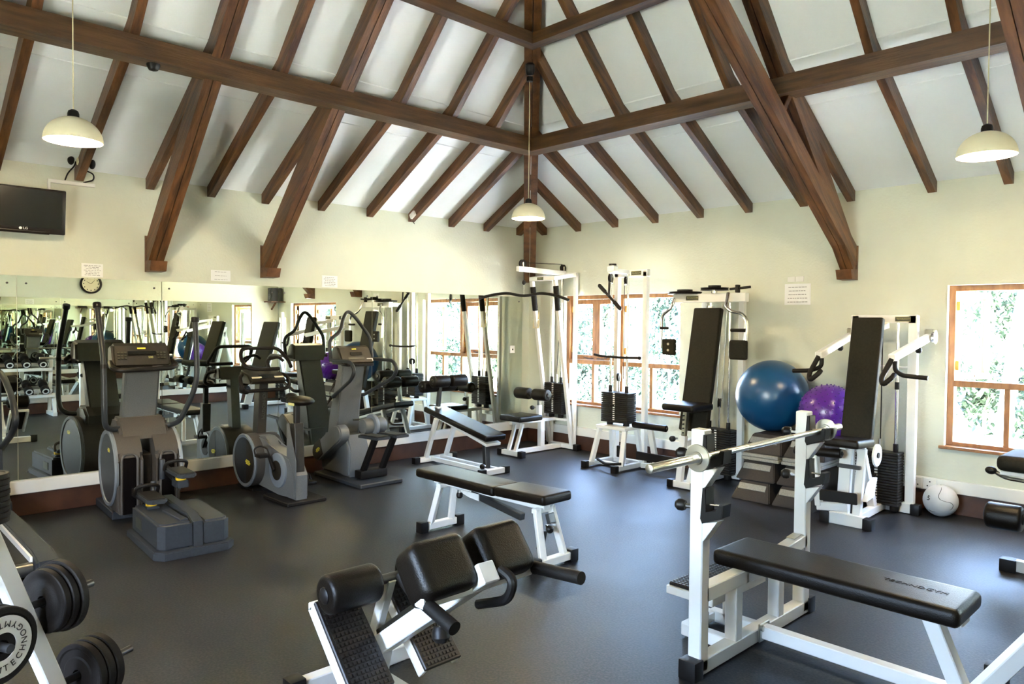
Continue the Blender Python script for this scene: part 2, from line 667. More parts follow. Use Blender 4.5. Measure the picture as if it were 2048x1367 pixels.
window(1, W1, (0, 0, 84, 100))
window(2, W2, (66, 100, 80, 90))
for n, wx in ((3, W_FILL),):
    x0, x1, z0, z1 = wx
    w = thing('window_%d' % n, '', '', ((x0 + x1) / 2, -LY - 0.1, 0), kind='structure')
    mb = MB()
    ya, yb = -LY - 0.15, -LY - 0.06
    mb.span((x0, ya, z0), (x0 + 0.06, yb, z1)).span((x1 - 0.06, ya, z0), (x1, yb, z1)).span((x0, ya, z1 - 0.06), (x1, yb, z1)).span((x0, ya, z0), (x1, yb, z0 + 0.06))
    mb.build('window_frame', 'window_wood', w, 0)
    for k in (1, 2):
        xx = x0 + (x1 - x0) * k / 3
        MB().span((xx - 0.03, ya, z0 + 0.06), (xx + 0.03, yb, z1 - 0.06)).build('mullion', 'window_wood', w, 0)
    MB().span((x0 + 0.06, ya + 0.04, z0 + 0.06), (x1 - 0.06, ya + 0.046, z1 - 0.06)).build('pane', 'glass', w, 0)

# ------------------------------------------------------------------ roof: lower pitch, kink at the purlin, steep upper pitch
KD, KZ = 1.385, 3.552
RX = 8.2                   # the roof runs on past the partition wall at x = LX
S1 = (KZ - WH) / KD
HALF = RX / 2


def zc(d):
    return WH + S1 * d if d <= KD else KZ + (d - KD)


SIDES = {   # name: (length along wall, function (s, d, z) -> world)
    'left': (LY, lambda s, d, z: V((d, -s, z))),
    'right': (RX, lambda s, d, z: V((s, -d, z))),
    'opposite': (LY, lambda s, d, z: V((RX - d, -s, z))),
    'rear': (RX, lambda s, d, z: V((s, -LY + d, z))),
}
RAFT = {
    'left': [0.218, 0.777, 1.329, 1.905, 2.449, 3.025, 3.62, 4.136, 4.66, 5.20, 5.76, 6.32, 6.88, 7.44, 7.98],
    'right': [0.278, 0.85, 1.417, 1.975, 2.543, 3.094, 3.654, 4.085, 4.746, 5.287, 5.85, 6.40, 6.95, 7.5, 7.98],
    'opposite': [0.17 + 0.56 * k for k in range(15)],
    'rear': [0.17 + 0.56 * k for k in range(15)],
}


def clip(poly, a, b, c):
    """keep a*s+b*d<=c"""
    out = []
    for i in range(len(poly)):
        p, q = poly[i], poly[(i + 1) % len(poly)]
        fp, fq = a * p[0] + b * p[1] - c, a * q[0] + b * q[1] - c
        if fp <= 0:
            out.append(p)
        if (fp < 0) != (fq < 0) and abs(fp - fq) > 1e-9:
            t = fp / (fp - fq)
            out.append((p[0] + (q[0] - p[0]) * t, p[1] + (q[1] - p[1]) * t))
    return out


ceil_mb = MB()
for nm, (L, f) in SIDES.items():
    e = 0.25
    for (d0, d1) in ((-0.5, KD), (KD, HALF)):
        o = 0.055
        z0 = zc(max(d0, 0)) + S1 * min(d0, 0)
        pts = [f(d0, d0, z0 + o), f(L - d0, d0, z0 + o), f(L - d1, d1, zc(d1) + o), f(d1, d1, zc(d1) + o)]
        top = [p + V((0, 0, 0.12)) for p in pts]
        ceil_mb.poly(pts + top, [(0, 1, 2, 3), (4, 5, 6, 7), (0, 1, 5, 4), (2, 3, 7, 6), (1, 2, 6, 5), (3, 0, 4, 7)])
ceiling = struct('ceiling', ceil_mb, 'roof_tile', 0)

for nm, (L, f) in SIDES.items():
    ss = [0.0] + RAFT[nm] + [L]
    strips = [(0.0, 0.958), (0.966, KD - 0.004), (KD + 0.004, 2.85), (2.858, HALF)]
    for i in range(len(ss) - 1):
        for (d0, d1) in strips:
            pl = [(ss[i], d0), (ss[i + 1], d0), (ss[i + 1], d1), (ss[i], d1)]
            pl = clip(pl, -1, 1, 0)
            if len(pl) > 2:
                pl = clip(pl, 1, 1, L)
            ar = 0
            for k in range(len(pl)):
                a, b = pl[k], pl[(k + 1) % len(pl)]
                ar += a[0] * b[1] - a[1] * b[0]
            if len(pl) < 3 or abs(ar) < 0.002:
                continue
            n = len(pl)
            vs = [f(s, d, zc(d)) for s, d in pl] + [f(s, d, zc(d) + 0.05) for s, d in pl]
            fs = [tuple(range(n)), tuple(range(n, 2 * n))] + [(k, (k + 1) % n, n + (k + 1) % n, n + k) for k in range(n)]
            MB().poly(vs, fs).build('ceiling_panel', 'board', ceiling, 0)

RDV = 0.112
for nm, (L, f) in SIDES.items():
    for s in RAFT[nm]:
        dm = min(s, L - s, HALF) - 0.02
        prof = [(0.0, WH - 0.09), (0.0, WH)]
        if dm > KD:
            prof += [(KD, KZ), (dm, zc(dm)), (dm, zc(dm) - RDV * 1.25), (KD + 0.04, KZ - RDV * 1.12)]
        else:
            prof += [(dm, zc(dm)), (dm, zc(dm) - RDV)]
        prof += [(0.035, WH - 0.095)]
        hw = 0.029
        n = len(prof)
        vs = [f(s - hw, d, z + 0.0) for d, z in prof] + [f(s + hw, d, z) for d, z in prof]
        fs = [tuple(range(n)), tuple(range(2 * n - 1, n - 1, -1))] + [(k, (k + 1) % n, n + (k + 1) % n, n + k) for k in range(n)]
        MB().poly(vs, fs).build('rafter', WOOD[nm][0], ceiling, 0)

q = [(0.25, 0.0), (0.25, WH), (0.0, WH), (-(RX - LX - 0.25), zc(RX - LX - 0.25)), (-LY + (RX - LX - 0.25), zc(RX - LX - 0.25)), (-LY, WH), (-LY - 0.25, WH), (-LY - 0.25, 0.0)]
struct('wall_front', MB().prism(q, 'x', LX, LX + 0.2), 'plaster', 0)

# purlins under the kink and a smaller one higher up
for nm, (L, f) in SIDES.items():
    for (da, db, za, zb) in ((1.27, 1.45, 3.295, 3.435), (2.05, 2.16, 4.00, 4.10)):
        vs = []
        for (d, z) in ((da, za), (db, za), (db, zb), (da, zb)):
            vs += [f(d, d, z), f(L - d, d, z)]
        MB().poly(vs, [(0, 2, 4, 6), (1, 3, 5, 7), (0, 1, 3, 2), (2, 3, 5, 4), (4, 5, 7, 6), (6, 7, 1, 0)]).build('purlin', WOOD[nm][1], ceiling, 0)


def raker(fn, s, w, prof, name, wood='beam_wood'):
    """raking timber made of two boards with a shadow gap; prof in (d, z)"""
    n = len(prof)
    mb = MB()
    for (a, b) in ((-w / 2, -0.003), (0.003, w / 2)):
        vs = [fn(s + a, d, z) for d, z in prof] + [fn(s + b, d, z) for d, z in prof]
        mb.poly(vs, [tuple(range(n)), tuple(range(2 * n - 1, n - 1, -1))] + [(k, (k + 1) % n, n + (k + 1) % n, n + k) for k in range(n)])
    return mb.build(name, wood, ceiling, 0)


PRIN = [(0.03, 2.23), (0.03, 2.03), (0.06, 2.02), (2.9, 1.97 + 1.005 * 2.9), (2.9, 2.23 + 1.005 * 2.9)]
CHORD = [(0.03, 2.26), (0.03, 2.08), (3.4, 2.085 + 0.645 * 3.4), (3.4, 2.255 + 0.645 * 3.4)]


def corbel(fn, s, w):
    mb = MB()
    prof = [(0.0, 1.95), (0.13, 1.955), (0.16, 2.04), (0.03, 2.045), (0.03, 2.24), (0.0, 2.26)]
    n = len(prof)
    vs = [fn(s - w / 2, d, z) for d, z in prof] + [fn(s + w / 2, d, z) for d, z in prof]
    mb.poly(vs, [tuple(range(n)), tuple(range(2 * n - 1, n - 1, -1))] + [(k, (k + 1) % n, n + (k + 1) % n, n + k) for k in range(n)])
    mb.build('corbel', 'beam_wood', ceiling, 0)


for s in (3.595, 4.632):
    raker(SIDES['left'][1], s, 0.125, PRIN, 'principal_beam', 'rafter_x')
    corbel(SIDES['left'][1], s, 0.135)
for s in (4.085, 5.69):
    dp = 2.9 if s < 5 else 2.4
    raker(SIDES['right'][1], s, 0.115, PRIN[:3] + [(dp, 1.97 + 1.005 * dp), (dp, 2.23 + 1.005 * dp)], 'principal_beam', 'rafter_y')
    dl = 3.4
    raker(SIDES['right'][1], s, 0.125, CHORD[:2] + [(dl, 2.085 + 0.645 * dl), (dl, 2.255 + 0.645 * dl)], 'truss_chord', 'rafter_y')
    corbel(SIDES['right'][1], s, 0.135)
    fr = SIDES['right'][1]
    MB().bar(fr(s + 0.02, 1.30, 3.36), fr(s + 0.02, 1.52, 3.06), 0.07, 0.05).build('strut', 'beam_wood', ceiling)

# hip beams on the four corners
for (cx, cy, ux, uy) in ((0, 0, 1, -1), (RX, 0, -1, -1), (0, -LY, 1, 1), (RX, -LY, -1, 1)):
    u = V((ux, uy, 0)).normalized()
    vv = V((-u.y, u.x, 0))

    def fh(s, d, z, u=u, vv=vv, cx=cx, cy=cy):
        return V((cx, cy, 0)) + u * d + vv * s + V((0, 0, z))
    k = 1.005 / math.sqrt(2)
    ds = 1.75 if cx > 1 else 0.0
    raker(fh, 0, 0.15, [(0.05 + ds, 2.20 + k * ds), (0.05 + ds, 2.06 + k * ds), (0.12 + ds, 2.06 + k * ds), (4.7, 1.99 + k * 4.7), (4.7, 2.19 + k * 4.7)], 'hip_beam')
    # thin hip boards right under the ceiling
    raker(fh, 0, 0.05, [(0.1, 2.70), (0.1, 2.72), (KD * 1.414, KZ - 0.03), (4.9, zc(4.9 / 1.414) - 0.03), (4.9, zc(4.9 / 1.414) - 0.12), (KD * 1.414, KZ - 0.13)], 'hip_rafter')

# ------------------------------------------------------------------ mirrors
def mirror_wall(name, label, xf, sgn, seams, z0, z1):
    t = thing(name, label, 'mirror', (xf, seams[0], z0))
    for a, b in zip(seams[:-1], seams[1:]):
        ya, yb = a - 0.002, b + 0.002
        p = MB().span((xf, ya, z0), (xf + sgn * 0.006, yb, z1)).build('mirror_panel', 'mirror', t, 0)
        mb = MB()
        for yy in (ya - 0.06, yb + 0.06):
            for zz in (z0 + 0.06, z1 - 0.06):
                mb.cyl((xf + sgn * 0.005, yy, zz), (xf + sgn * 0.011, yy, zz), 0.008, seg=10)
        mb.build('screw', 'dark_steel', p)
    return t


mirror_wall('wall_mirror', 'wide frameless wall mirror along the wall behind the cardio machines', 0.0, 1,
            [-0.13, -1.31, -2.407, -3.482, -4.563, -5.629, -6.70, -7.75], 0.278, 1.872)
mirror_wall('wall_mirror', 'frameless mirror on the opposite wall, seen only in reflection', LX, -1,
            [-0.55, -1.6, -2.7, -3.8, -4.9, -6.0, -7.1], 0.278, 1.878)


# ================================================================== GARDEN
struct('ground', MB().span((-40, 0.25, -0.4), (50, 60, -0.25)).span((-40, -60, -0.4), (50, -LY - 0.25, -0.25)), 'grass', 0)
struct('path', MB().span((-12, 0.9, -0.25), (22, 3.4, -0.235)), 'bounce_path', 0)  # pale strip out of view, a reflector bouncing sun up to the ceiling


def foliage(n, rx, ry, rz, leaf, seed):
    rnd = random.Random(seed)
    mb = MB()
    b = mb.bm
    # clumps of leaves over an irregular crown
    cl = []
    for _ in range(34):
        th, ph = rnd.uniform(0, 2 * pi), math.acos(rnd.uniform(-0.75, 1))
        q = rnd.uniform(0.45, 1.0)
        cl.append(V((rx * q * sin(ph) * cos(th), ry * q * sin(ph) * sin(th), rz * q * cos(ph))))
    for _ in range(n):
        c = rnd.choice(cl)
        p = c + V((rnd.gauss(0, rx * 0.17), rnd.gauss(0, ry * 0.17), rnd.gauss(0, rz * 0.15)))
        e = M.Rotation(rnd.uniform(0, 6.28), 3, 'Z') @ M.Rotation(rnd.uniform(-1.2, 1.2), 3, 'X')
        w, l = leaf * rnd.uniform(0.35, 0.55), leaf * rnd.uniform(0.8, 1.3)
        vs = [b.verts.new(p + e @ V(q)) for q in ((-w, 0, 0), (0, -l, 0.2 * w), (w, 0, 0), (0, l, 0.2 * w))]
        b.faces.new(vs)
    return mb


def hedge(label, x0, x1, y, h, seed, m):
    t = thing('garden_hedge', label, 'hedge', ((x0 + x1) / 2, y, -0.25), 0, 'garden hedges beyond the windows')
    mb = MB()
    k = 0
    x = x0
    while x < x1:
        for (zz, rz) in ((0.35, 0.75), (h * 0.62, h * 0.42)):
            f = foliage(1500, 0.8, 0.7, rz, 0.08, seed * 50 + k)
            bmesh.ops.translate(f.bm, vec=(x, y + 0.25 * sin(k * 2.1), zz + 0.15 * sin(k * 1.3)), verts=f.bm.verts)
            me = bpy.data.meshes.new('tmp')
            f.bm.to_mesh(me)
            f.bm.free()
            mb.bm.from_mesh(me)
            bpy.data.meshes.remove(me)
            k += 1
        x += 0.85
    mb.build('foliage', m, t, 0, kind='stuff')
    st = MB()
    x = x0 + 0.3
    while x < x1:
        st.tube([(x, y, -0.3), (x + 0.1, y - 0.1, 0.6), (x - 0.1, y, h * 0.8)], 0.03, 6, 0.3, 3)
        x += 0.9
    st.build('stem', 'bark', t, kind='stuff')


def tree(label, x, y, h, lean, seed, r=0.11):
    t = thing('garden_tree', label, 'tree', (x, y, -0.25), 0, 'garden trees beyond the windows')
    tp = V((x + lean, y, h))
    st = MB()
    pts = [V((x, y, -0.3)), V((x + lean * 0.25, y + 0.05, h * 0.3)), V((x + lean * 0.7, y - 0.05, h * 0.7)), tp]
    for a, b, r0, r1 in zip(pts[:-1], pts[1:], (r, r * 0.85, r * 0.7), (r * 0.85, r * 0.7, r * 0.45)):
        st.cyl(a, b, r0, r1, 12)
    st.build('trunk', 'bark', t)
    br = MB()
    rnd = random.Random(seed)
    for k in range(6):
        a = rnd.uniform(0, 6.28)
        q = pts[2].lerp(tp, rnd.uniform(-0.6, 0.9))
        br.cyl(q, q + V((cos(a) * 1.1, sin(a) * 1.1, 0.7)), r * 0.4, r * 0.15, 8)
    br.build('branch', 'bark', t)
    mb = foliage(2600, 1.9, 1.7, 1.3, 0.10, seed)
    bmesh.ops.translate(mb.bm, vec=tp + V((0, 0, 0.4)), verts=mb.bm.verts)
    mb.build('foliage', 'leaf_b', t, 0, kind='stuff')


hedge('bluish green leafy hedge across the lawn outside the left window', -8.0, 0.6, 6.6, 3.2, 1, 'leaf_a')
hedge('light green leafy hedge across the lawn outside the right window', 2.2, 8.6, 7.4, 3.2, 2, 'leaf_b')
hedge('far leafy hedge outside that only the mirror shows', 10.2, 18.0, 6.8, 3.2, 3, 'leaf_a')
tree('pale slim tree trunk leaning right outside the right window', 4.25, 4.6, 4.6, 0.6, 3, 0.10)
tree('leafy tree standing outside the left window', -3.1, 11.0, 4.6, 0.3, 8, 0.13)
tree('tree far along the garden, seen in the mirror', 13.0, 11.5, 4.6, -0.3, 9, 0.14)


# ================================================================== FIXTURES
def pendant(label, x, y, zrim, ztop, energy=7.0):
    t = thing('pendant_lamp', label, 'lamp', (x, y, zrim), group='cream dome pendant lamps')
    rr = 0.155
    prof = []
    for k in range(13):
        a = R(90) * k / 12
        prof.append((rr * cos(a) if k < 12 else 0.02, rr * 0.92 * sin(a) ** 0.95))
    inner = [(max(r - 0.004, 0.016), h - 0.004 if i else h) for i, (r, h) in enumerate(prof)]
    mb = MB()
    mb.lathe(prof + inner[::-1], (x, y, zrim), seg=40, close=True)
    mb.build('lamp_shade', 'shade_cream', t, 60)
    ht = zrim + rr * 0.92
    mb = MB().lathe([(0.0, 0.045), (0.012, 0.043), (0.026, 0.034), (0.031, 0.018), (0.031, -0.006), (0.0, -0.006)], (x, y, ht), seg=20)
    mb.build('cap', 'black_plastic', t)
    MB().tube([(x, y, ht + 0.04), (x, y, ztop)], 0.0035, 6).build('cord', 'cord_cream', t)
    MB().cyl((x, y, ztop - 0.04), (x, y, ztop), 0.03, seg=16).build('ceiling_rose', 'black_plastic', t)
    MB().cyl((x, y, ht - 0.05), (x, y, ht + 0.0), 0.018, seg=14).build('socket', 'black_plastic', t)
    MB().sphere((x, y, zrim + 0.045), 0.03, (1, 1, 1.25), 16, 10).build('bulb', 'bulb', t)
    l = bpy.data.lights.new('lamp_light', 'POINT')
    l.energy = energy
    l.color = (1.0, 0.78, 0.50)
    l.shadow_soft_size = 0.032
    o = bpy.data.objects.new('lamp_light', l)
    COL.objects.link(o)
    o.parent = t
    o.location = (0, 0, 0.0)
    return t


pendant('lit cream dome pendant hanging above the television side of the room', 1.86, -5.663, 2.575, zc(1.86) - 0.02)
pendant('lit cream dome pendant hanging in front of the corner hip beam', 1.944, -1.977, 2.503, 3.80)
pendant('lit cream dome pendant hanging at the right, near the right window', 5.57, -1.854, 2.53, zc(1.854) - 0.02)

# cable spot on the hip beam, little boxes on the timber
t = thing('beam_spotlight', 'small black spotlight fixed high on the corner hip beam', 'spotlight', (1.99, -2.02, 3.86))
MB().box((1.995, -2.03, 3.885), (0.05, 0.05, 0.02), 0.004).build('bracket', 'dark_steel', t)
MB().lathe([(0.0, -0.10), (0.032, -0.09), (0.042, -0.05), (0.042, 0.0), (0.025, 0.015), (0.0, 0.018)], (2.02, -2.05, 3.88), (0.25, -0.25, 1), 18).build('lamp_head', 'black_plastic', t)
tag(MB().lathe([(0.0, -0.05), (0.03, -0.04), (0.045, -0.012), (0.045, 0.0), (0.0, 0.0)], (1.36, -5.06, 3.296), seg=18).build('smoke_sensor', 'black_plastic'),
    'small dark round sensor under the long left purlin', 'sensor')
b = thing('junction_box', 'small white box on a rafter end near the corner', 'box', (0.10, -1.905, 2.66))
MB().box((0.10, -1.945, 2.725), (0.09, 0.03, 0.06), 0.006, rot=M.Rotation(R(-30), 3, 'Y')).build('body', 'white_trim', b)
MB().tube([(0.07, -1.935, 2.70), (0.05, -1.90, 2.655), (0.03, -1.87, 2.64)], 0.005, 6).build('lead', 'black_plastic', b)

# television on its bracket
tv = thing('television', 'black flat screen television on the left wall above the mirror', 'television', (0.0, -5.64, 2.36))
rtv = M.Rotation(R(7), 3, 'Y')
MB().box((0.16, -5.73, 2.365), (0.05, 0.80, 0.345), 0.012, 2, rot=rtv).build('body', 'tv_black', tv)
MB().box((0.19, -5.73, 2.375), (0.004, 0.745, 0.285), 0.0, rot=rtv).build('screen', 'screen_dark', tv)
MB().cyl((0.155, -6.02, 2.205), (0.155, -5.44, 2.205), 0.018, seg=12).build('lower_bezel', 'tv_black', tv)
MB().bar((0.0, -5.69, 2.40), (0.13, -5.69, 2.38), 0.10, 0.10).build('wall_bracket', 'dark_steel', tv)
lettering('LG', 0.026, 'ink_white', tv, facing((0.186, -5.60, 2.222), (1, 0, 0.12)), 'logo')
MB().cyl((0.184, -5.632, 2.222), (0.187, -5.632, 2.222), 0.010, seg=14).build('logo', 'ink_white', tv)

# power board with leads above the television
pb = thing('power_strip', 'short white cable trunk with black leads above the television', 'cable trunk', (0.0, -5.25, 2.62))
MB().span((0.0, -5.42, 2.615), (0.03, -5.085, 2.645), 0.003).span((0.0, -5.42, 2.53), (0.03, -5.40, 2.62), 0.003).build('trunk', 'white_trim', pb)
MB().tube([(0.02, -5.30, 2.645), (0.06, -5.29, 2.70), (0.08, -5.245, 2.76), (0.08, -5.235, 2.80)], 0.006, 6, 0.04).build('lead', 'black_plastic', pb)
MB().tube([(0.02, -5.17, 2.645), (0.05, -5.10, 2.67), (0.05, -5.10, 2.72), (0.05, -5.16, 2.74)], 0.006, 6, 0.04).build('lead', 'black_plastic', pb)
MB().box((0.11, -5.20, 2.80), (0.05, 0.075, 0.06), 0.006, rot=M.Rotation(R(-30), 3, 'Y')).build('socket_box', 'card_paper', pb)
MB().sphere((0.10, -5.275, 2.80), 0.035, (1, 0.7, 1.1), 14, 10).build('plug', 'black_plastic', pb)
MB().sphere((0.10, -5.125, 2.79), 0.035, (1, 0.7, 1.2), 14, 10).build('plug', 'black_plastic', pb)


def notice(label, loc, nrm, w, h, lines, upv=(0, 0, 1), sleeve=True, seed=1):
    rnd = random.Random(seed)
    mx = facing(loc, nrm, upv)
    o = thing('paper_notice', label, 'notice', loc)
    mb = MB()
    if sleeve:
        mb.box((0, 0, 0.0015), (w * 1.06, h * 1.05, 0.001), mx=mx)
    mb.box((0, 0, 0.003), (w, h, 0.0015), mx=mx)
    mb.build('sheet', 'paper', o, 0)
    mb = MB()
    top = h * 0.36
    for k in range(lines):
        zz = top - k * (h * 0.74 / max(lines - 1, 1)) if lines > 1 else 0
        half = w * rnd.uniform(0.30, 0.42)
        x = -half
        while x < half - 0.008:
            ln = rnd.uniform(0.012, 0.030)
            ln = min(ln, half - x)
            mb.box((x + ln / 2, zz, 0.0042), (ln, h * 0.034, 0.0006), mx=mx)
            x += ln + 0.006
    mb.build('print', 'ink', o, 0)
    return o


notice('white paper notice left of the timber beams, with seven lines of print', (0.0, -5.103, 1.94), (1, 0, 0), 0.15, 0.105, 7, seed=2)
notice('white paper notice between the two beam feet, three short lines of print', (0.0, -4.042, 1.95), (1, 0, 0), 0.17, 0.095, 3, seed=3)
notice('white paper notice over the mirror, right of both left beams', (0.0, -2.917, 1.947), (1, 0, 0), 0.17, 0.115, 6, seed=4)
notice('white paper notice on the window wall above the blue ball', (3.60, 0.0, 1.835), (0, -1, 0), 0.24, 0.19, 5, seed=5)
tag(MB().span((3.50, -0.006, 1.955), (3.575, 0, 2.005), 0.002).span((3.58, -0.006, 1.955), (3.66, 0, 2.005), 0.002).build('switch_plate', 'white_trim'),
    'small white double switch plate above the right notice', 'switch plate')
bs = thing('beam_sticker', 'small white sticker on the foot of the right truss beam', 'sticker', (4.08, -0.2, 2.2))
mx = facing((4.05, -0.232, 2.2285), (0, -0.54, -0.84), (0.6, 0.5, 0.6))
MB().box((0, 0, 0.003), (0.065, 0.055, 0.003), mx=mx).build('sheet', 'paper', bs, 0)
MB().lathe([(0.014, 0), (0.018, 0), (0.018, 0.001), (0.014, 0.001)], mx @ V((-0.008, 0, 0.005)), mx.to_3x3() @ V((0, 0, 1)), 16, True).build('emblem', 'ink', bs)
MB().box((0.02, -0.006, 0.0052), (0.02, 0.008, 0.001), mx=mx).build('print', 'ink', bs, 0)

# sockets
so = thing('light_socket', 'white square wall socket beside the mirror in the corner', 'socket', (0, -0.31, 1.2))
MB().span((0.006, -0.352, 1.155), (0.018, -0.268, 1.25), 0.004).build('plate', 'white_trim', so)
MB().box((0.02, -0.31, 1.2), (0.006, 0.016, 0.022), 0.001).build('switch', 'black_plastic', so)
for k, (x, lb) in enumerate(((4.68, 'left half of the white twin socket on the trunking above the white ball'), (4.79, 'white socket with round holes directly above the white ball'))):
    so = thing('wall_socket', lb, 'socket', (x, -0.042, 0.22))
    MB().span((x - 0.05, -0.052, 0.18), (x + 0.05, -0.042, 0.272), 0.004).build('plate', 'white_trim', so)
    mb = MB()
    for dx, dz in ((0, 0.02), (-0.018, -0.015), (0.018, -0.015)):
        mb.cyl((x + dx, -0.0535, 0.225 + dz), (x + dx, -0.051, 0.225 + dz), 0.006, seg=10)
    mb.build('socket_hole', 'ink_black', so)

# clock and loudspeaker on the opposite wall (seen in the mirror)
ck = thing('wall_clock', 'round black-rimmed wall clock, seen reflected in the mirror', 'clock', (LX, -3.354, 2.13))
MB().lathe([(0.135, 0.0), (0.165, 0.0), (0.165, 0.04), (0.14, 0.045), (0.135, 0.03)], (LX, -3.354, 2.13), (-1, 0, 0), 36, True).build('rim', 'black_plastic', ck)
MB().cyl((LX - 0.001, -3.354, 2.13), (LX - 0.02, -3.354, 2.13), 0.136, seg=36).build('dial', 'shade_cream', ck)
MB().bar((LX - 0.024, -3.354, 2.13), (LX - 0.024, -3.30, 2.19), 0.012, 0.004).bar((LX - 0.024, -3.354, 2.13), (LX - 0.024, -3.42, 2.165), 0.012, 0.004).build('hand', 'ink_black', ck)
mb = MB()
for k in range(12):
    a = k * pi / 6
    mb.box((LX - 0.022, -3.354 + 0.11 * sin(a), 2.13 + 0.11 * cos(a)), (0.003, 0.014, 0.018))
mb.build('hour_mark', 'ink_black', ck, 0)
sh = thing('speaker_shelf', 'small dark wooden corner shelf under the loudspeaker, seen reflected', 'shelf', (LX - 0.15, -0.15, 1.9))
MB().span((LX - 0.32, -0.30, 1.895), (LX, 0, 1.92), 0.004).build('board', 'beam_wood', sh)
MB().bar((LX - 0.2, -0.15, 1.895), (LX - 0.02, -0.15, 1.76), 0.03).build('brace', 'beam_wood', sh)
sp = thing('loudspeaker', 'black loudspeaker on the corner shelf, seen reflected in the mirror', 'speaker', (LX - 0.15, -0.14, 1.92), R(0))
MB().span((LX - 0.26, -0.25, 1.921), (LX - 0.06, -0.04, 2.18), 0.01, 2).build('cabinet', 'speaker_black', sp)
for zz, rr in ((2.01, 0.06), (2.12, 0.03)):
    MB().lathe([(rr, 0.0), (rr, 0.012), (rr * 0.8, 0.012), (rr * 0.4, -0.0), (0.0, 0.006)], (LX - 0.16, -0.25, zz), (0, -1, 0), 20).build('speaker_cone', 'dark_steel', sp)


# ================================================================== GYM MACHINES: shared pieces
def stack(parent, x0, x1, y0, y1, z0, z1, n, rods, ztop, pulley_z=None):
    """weight stack: n single plates, guide rods, selector stem, bumpers"""
    st = MB().box(((x0 + x1) / 2, (y0 + y1) / 2, z0 - 0.012), (x1 - x0, y1 - y0, 0.02), 0.003).build('weight_stack', 'iron', parent)
    pt = (z1 - z0) / n
    base = MB().box(((x0 + x1) / 2, (y0 + y1) / 2, z0 + pt / 2), (x1 - x0, y1 - y0, pt * 0.86), pt * 0.16).build('weight_plate', 'iron', st, 0)
    for k in range(1, n):
        link_copy(base, st, (0, 0, pt * k))
    mb = MB()
    xm = (x0 + x1) / 2
    for k in range(n):
        mb.box((xm, y0 - 0.002, z0 + pt * (k + 0.5)), (0.024, 0.004, pt * 0.55))
    mb.build('number_label', 'plate_white', st, 0)
    for rx in rods:
        MB().cyl((rx, (y0 + y1) / 2, z0 - 0.03), (rx, (y0 + y1) / 2, ztop), 0.0125, seg=12).build('guide_rod', 'chrome', parent)
        MB().cyl((rx, (y0 + y1) / 2, z1), (rx, (y0 + y1) / 2, z1 + 0.07), 0.02, seg=14, bevel=0.003).build('rod_collar', 'black_plastic', parent)
        MB().cyl((rx, (y0 + y1) / 2, z0 - 0.075), (rx, (y0 + y1) / 2, z0 - 0.02), 0.035, seg=16, bevel=0.012).build('bumper', 'black_rubber', parent)
    MB().cyl((xm, (y0 + y1) / 2, z1), (xm, (y0 + y1) / 2, (pulley_z or z1 + 0.1)), 0.009, seg=10).build('selector_stem', 'chrome', parent)
    MB().cyl((xm, y0 - 0.05, z0 + pt * (n // 2 + 0.5)), (xm, y0, z0 + pt * (n // 2 + 0.5)), 0.008, seg=10).sphere((xm, y0 - 0.055, z0 + pt * (n // 2 + 0.5)), 0.014, u=12, v=8).build('selector_pin', 'black_plastic', parent)
    if pulley_z:
        pulley(parent, (xm, (y0 + y1) / 2, pulley_z + 0.04), (1, 0.35, 0), 0.045)


def pulley(parent, c, ax, r):
    MB().lathe([(0.0, -0.011), (r * 0.5, -0.011), (r, -0.012), (r * 0.86, 0.0), (r, 0.012), (r * 0.5, 0.011), (0.0, 0.011)], c, ax, 22).build('pulley', 'black_plastic', parent)
    a = V(ax).normalized() * 0.016
    MB().bar(V(c) + a + V((0, 0, -r * 1.1)), V(c) + a + V((0, 0, r * 0.4)), 0.018, 0.005).bar(V(c) - a + V((0, 0, -r * 1.1)), V(c) - a + V((0, 0, r * 0.4)), 0.018, 0.005).build('pulley_bracket', 'chrome', parent)


def feet(parent, pts, s=(0.07, 0.07, 0.075)):
    for p in pts:
        MB().box((p[0], p[1], s[2] / 2), s, 0.006, 2).build('foot', 'black_plastic', parent)


def badge(parent, c, nrm, w=0.10, h=0.035, txt=True):
    mx = facing(c, nrm)
    b = MB().box((0, 0, 0), (w, h, 0.004), 0.001, mx=mx).build('badge', 'badge_dark', parent, 0)
    MB().box((0, h * 0.43, 0.0025), (w * 0.98, h * 0.07, 0.001), mx=mx).box((0, -h * 0.43, 0.0025), (w * 0.98, h * 0.07, 0.001), mx=mx).build('badge_border', 'badge_gold', b, 0)
    if txt:
        lettering('TECHNOGYM', w * 0.145, 'badge_gold', b, mx @ M.Translation((0.004, 0, 0.0026)), 'lettering', 0.0004)


def knob(parent, p, d, r=0.024, ln=0.05, m='black_plastic'):
    p, d = V(p), V(d).normalized()
    MB().cyl(p, p + d * ln, r * 0.4, seg=10).build('knob_stem', 'chrome', parent)
    MB().lathe([(0, 0), (r * 0.8, 0.0), (r, r * 0.5), (r, r * 1.2), (r * 0.6, r * 1.7), (0, r * 1.75)], p + d * ln, d, 16).build('knob', m, parent)


def pad(c, s, bevel=0.03, rot=None):
    return MB().box(c, s, bevel, 4, rot=rot)


def roller(parent, p0, p1, r=0.06, name='roller_pad'):
    o = MB().cyl(p0, p1, r, seg=28, bevel=r * 0.28, bseg=4).build(name, 'vinyl', parent, 50)
    p0, p1 = V(p0), V(p1)
    d = (p1 - p0).normalized()
    MB().lathe([(0, 0.012), (r * 0.3, 0.011), (r * 0.42, 0.004), (r * 0.44, -0.004)], p1, d, 16).lathe([(0, 0.012), (r * 0.3, 0.011), (r * 0.42, 0.004), (r * 0.44, -0.004)], p0, -d, 16).build('end_cap', 'black_plastic', o)
    return o


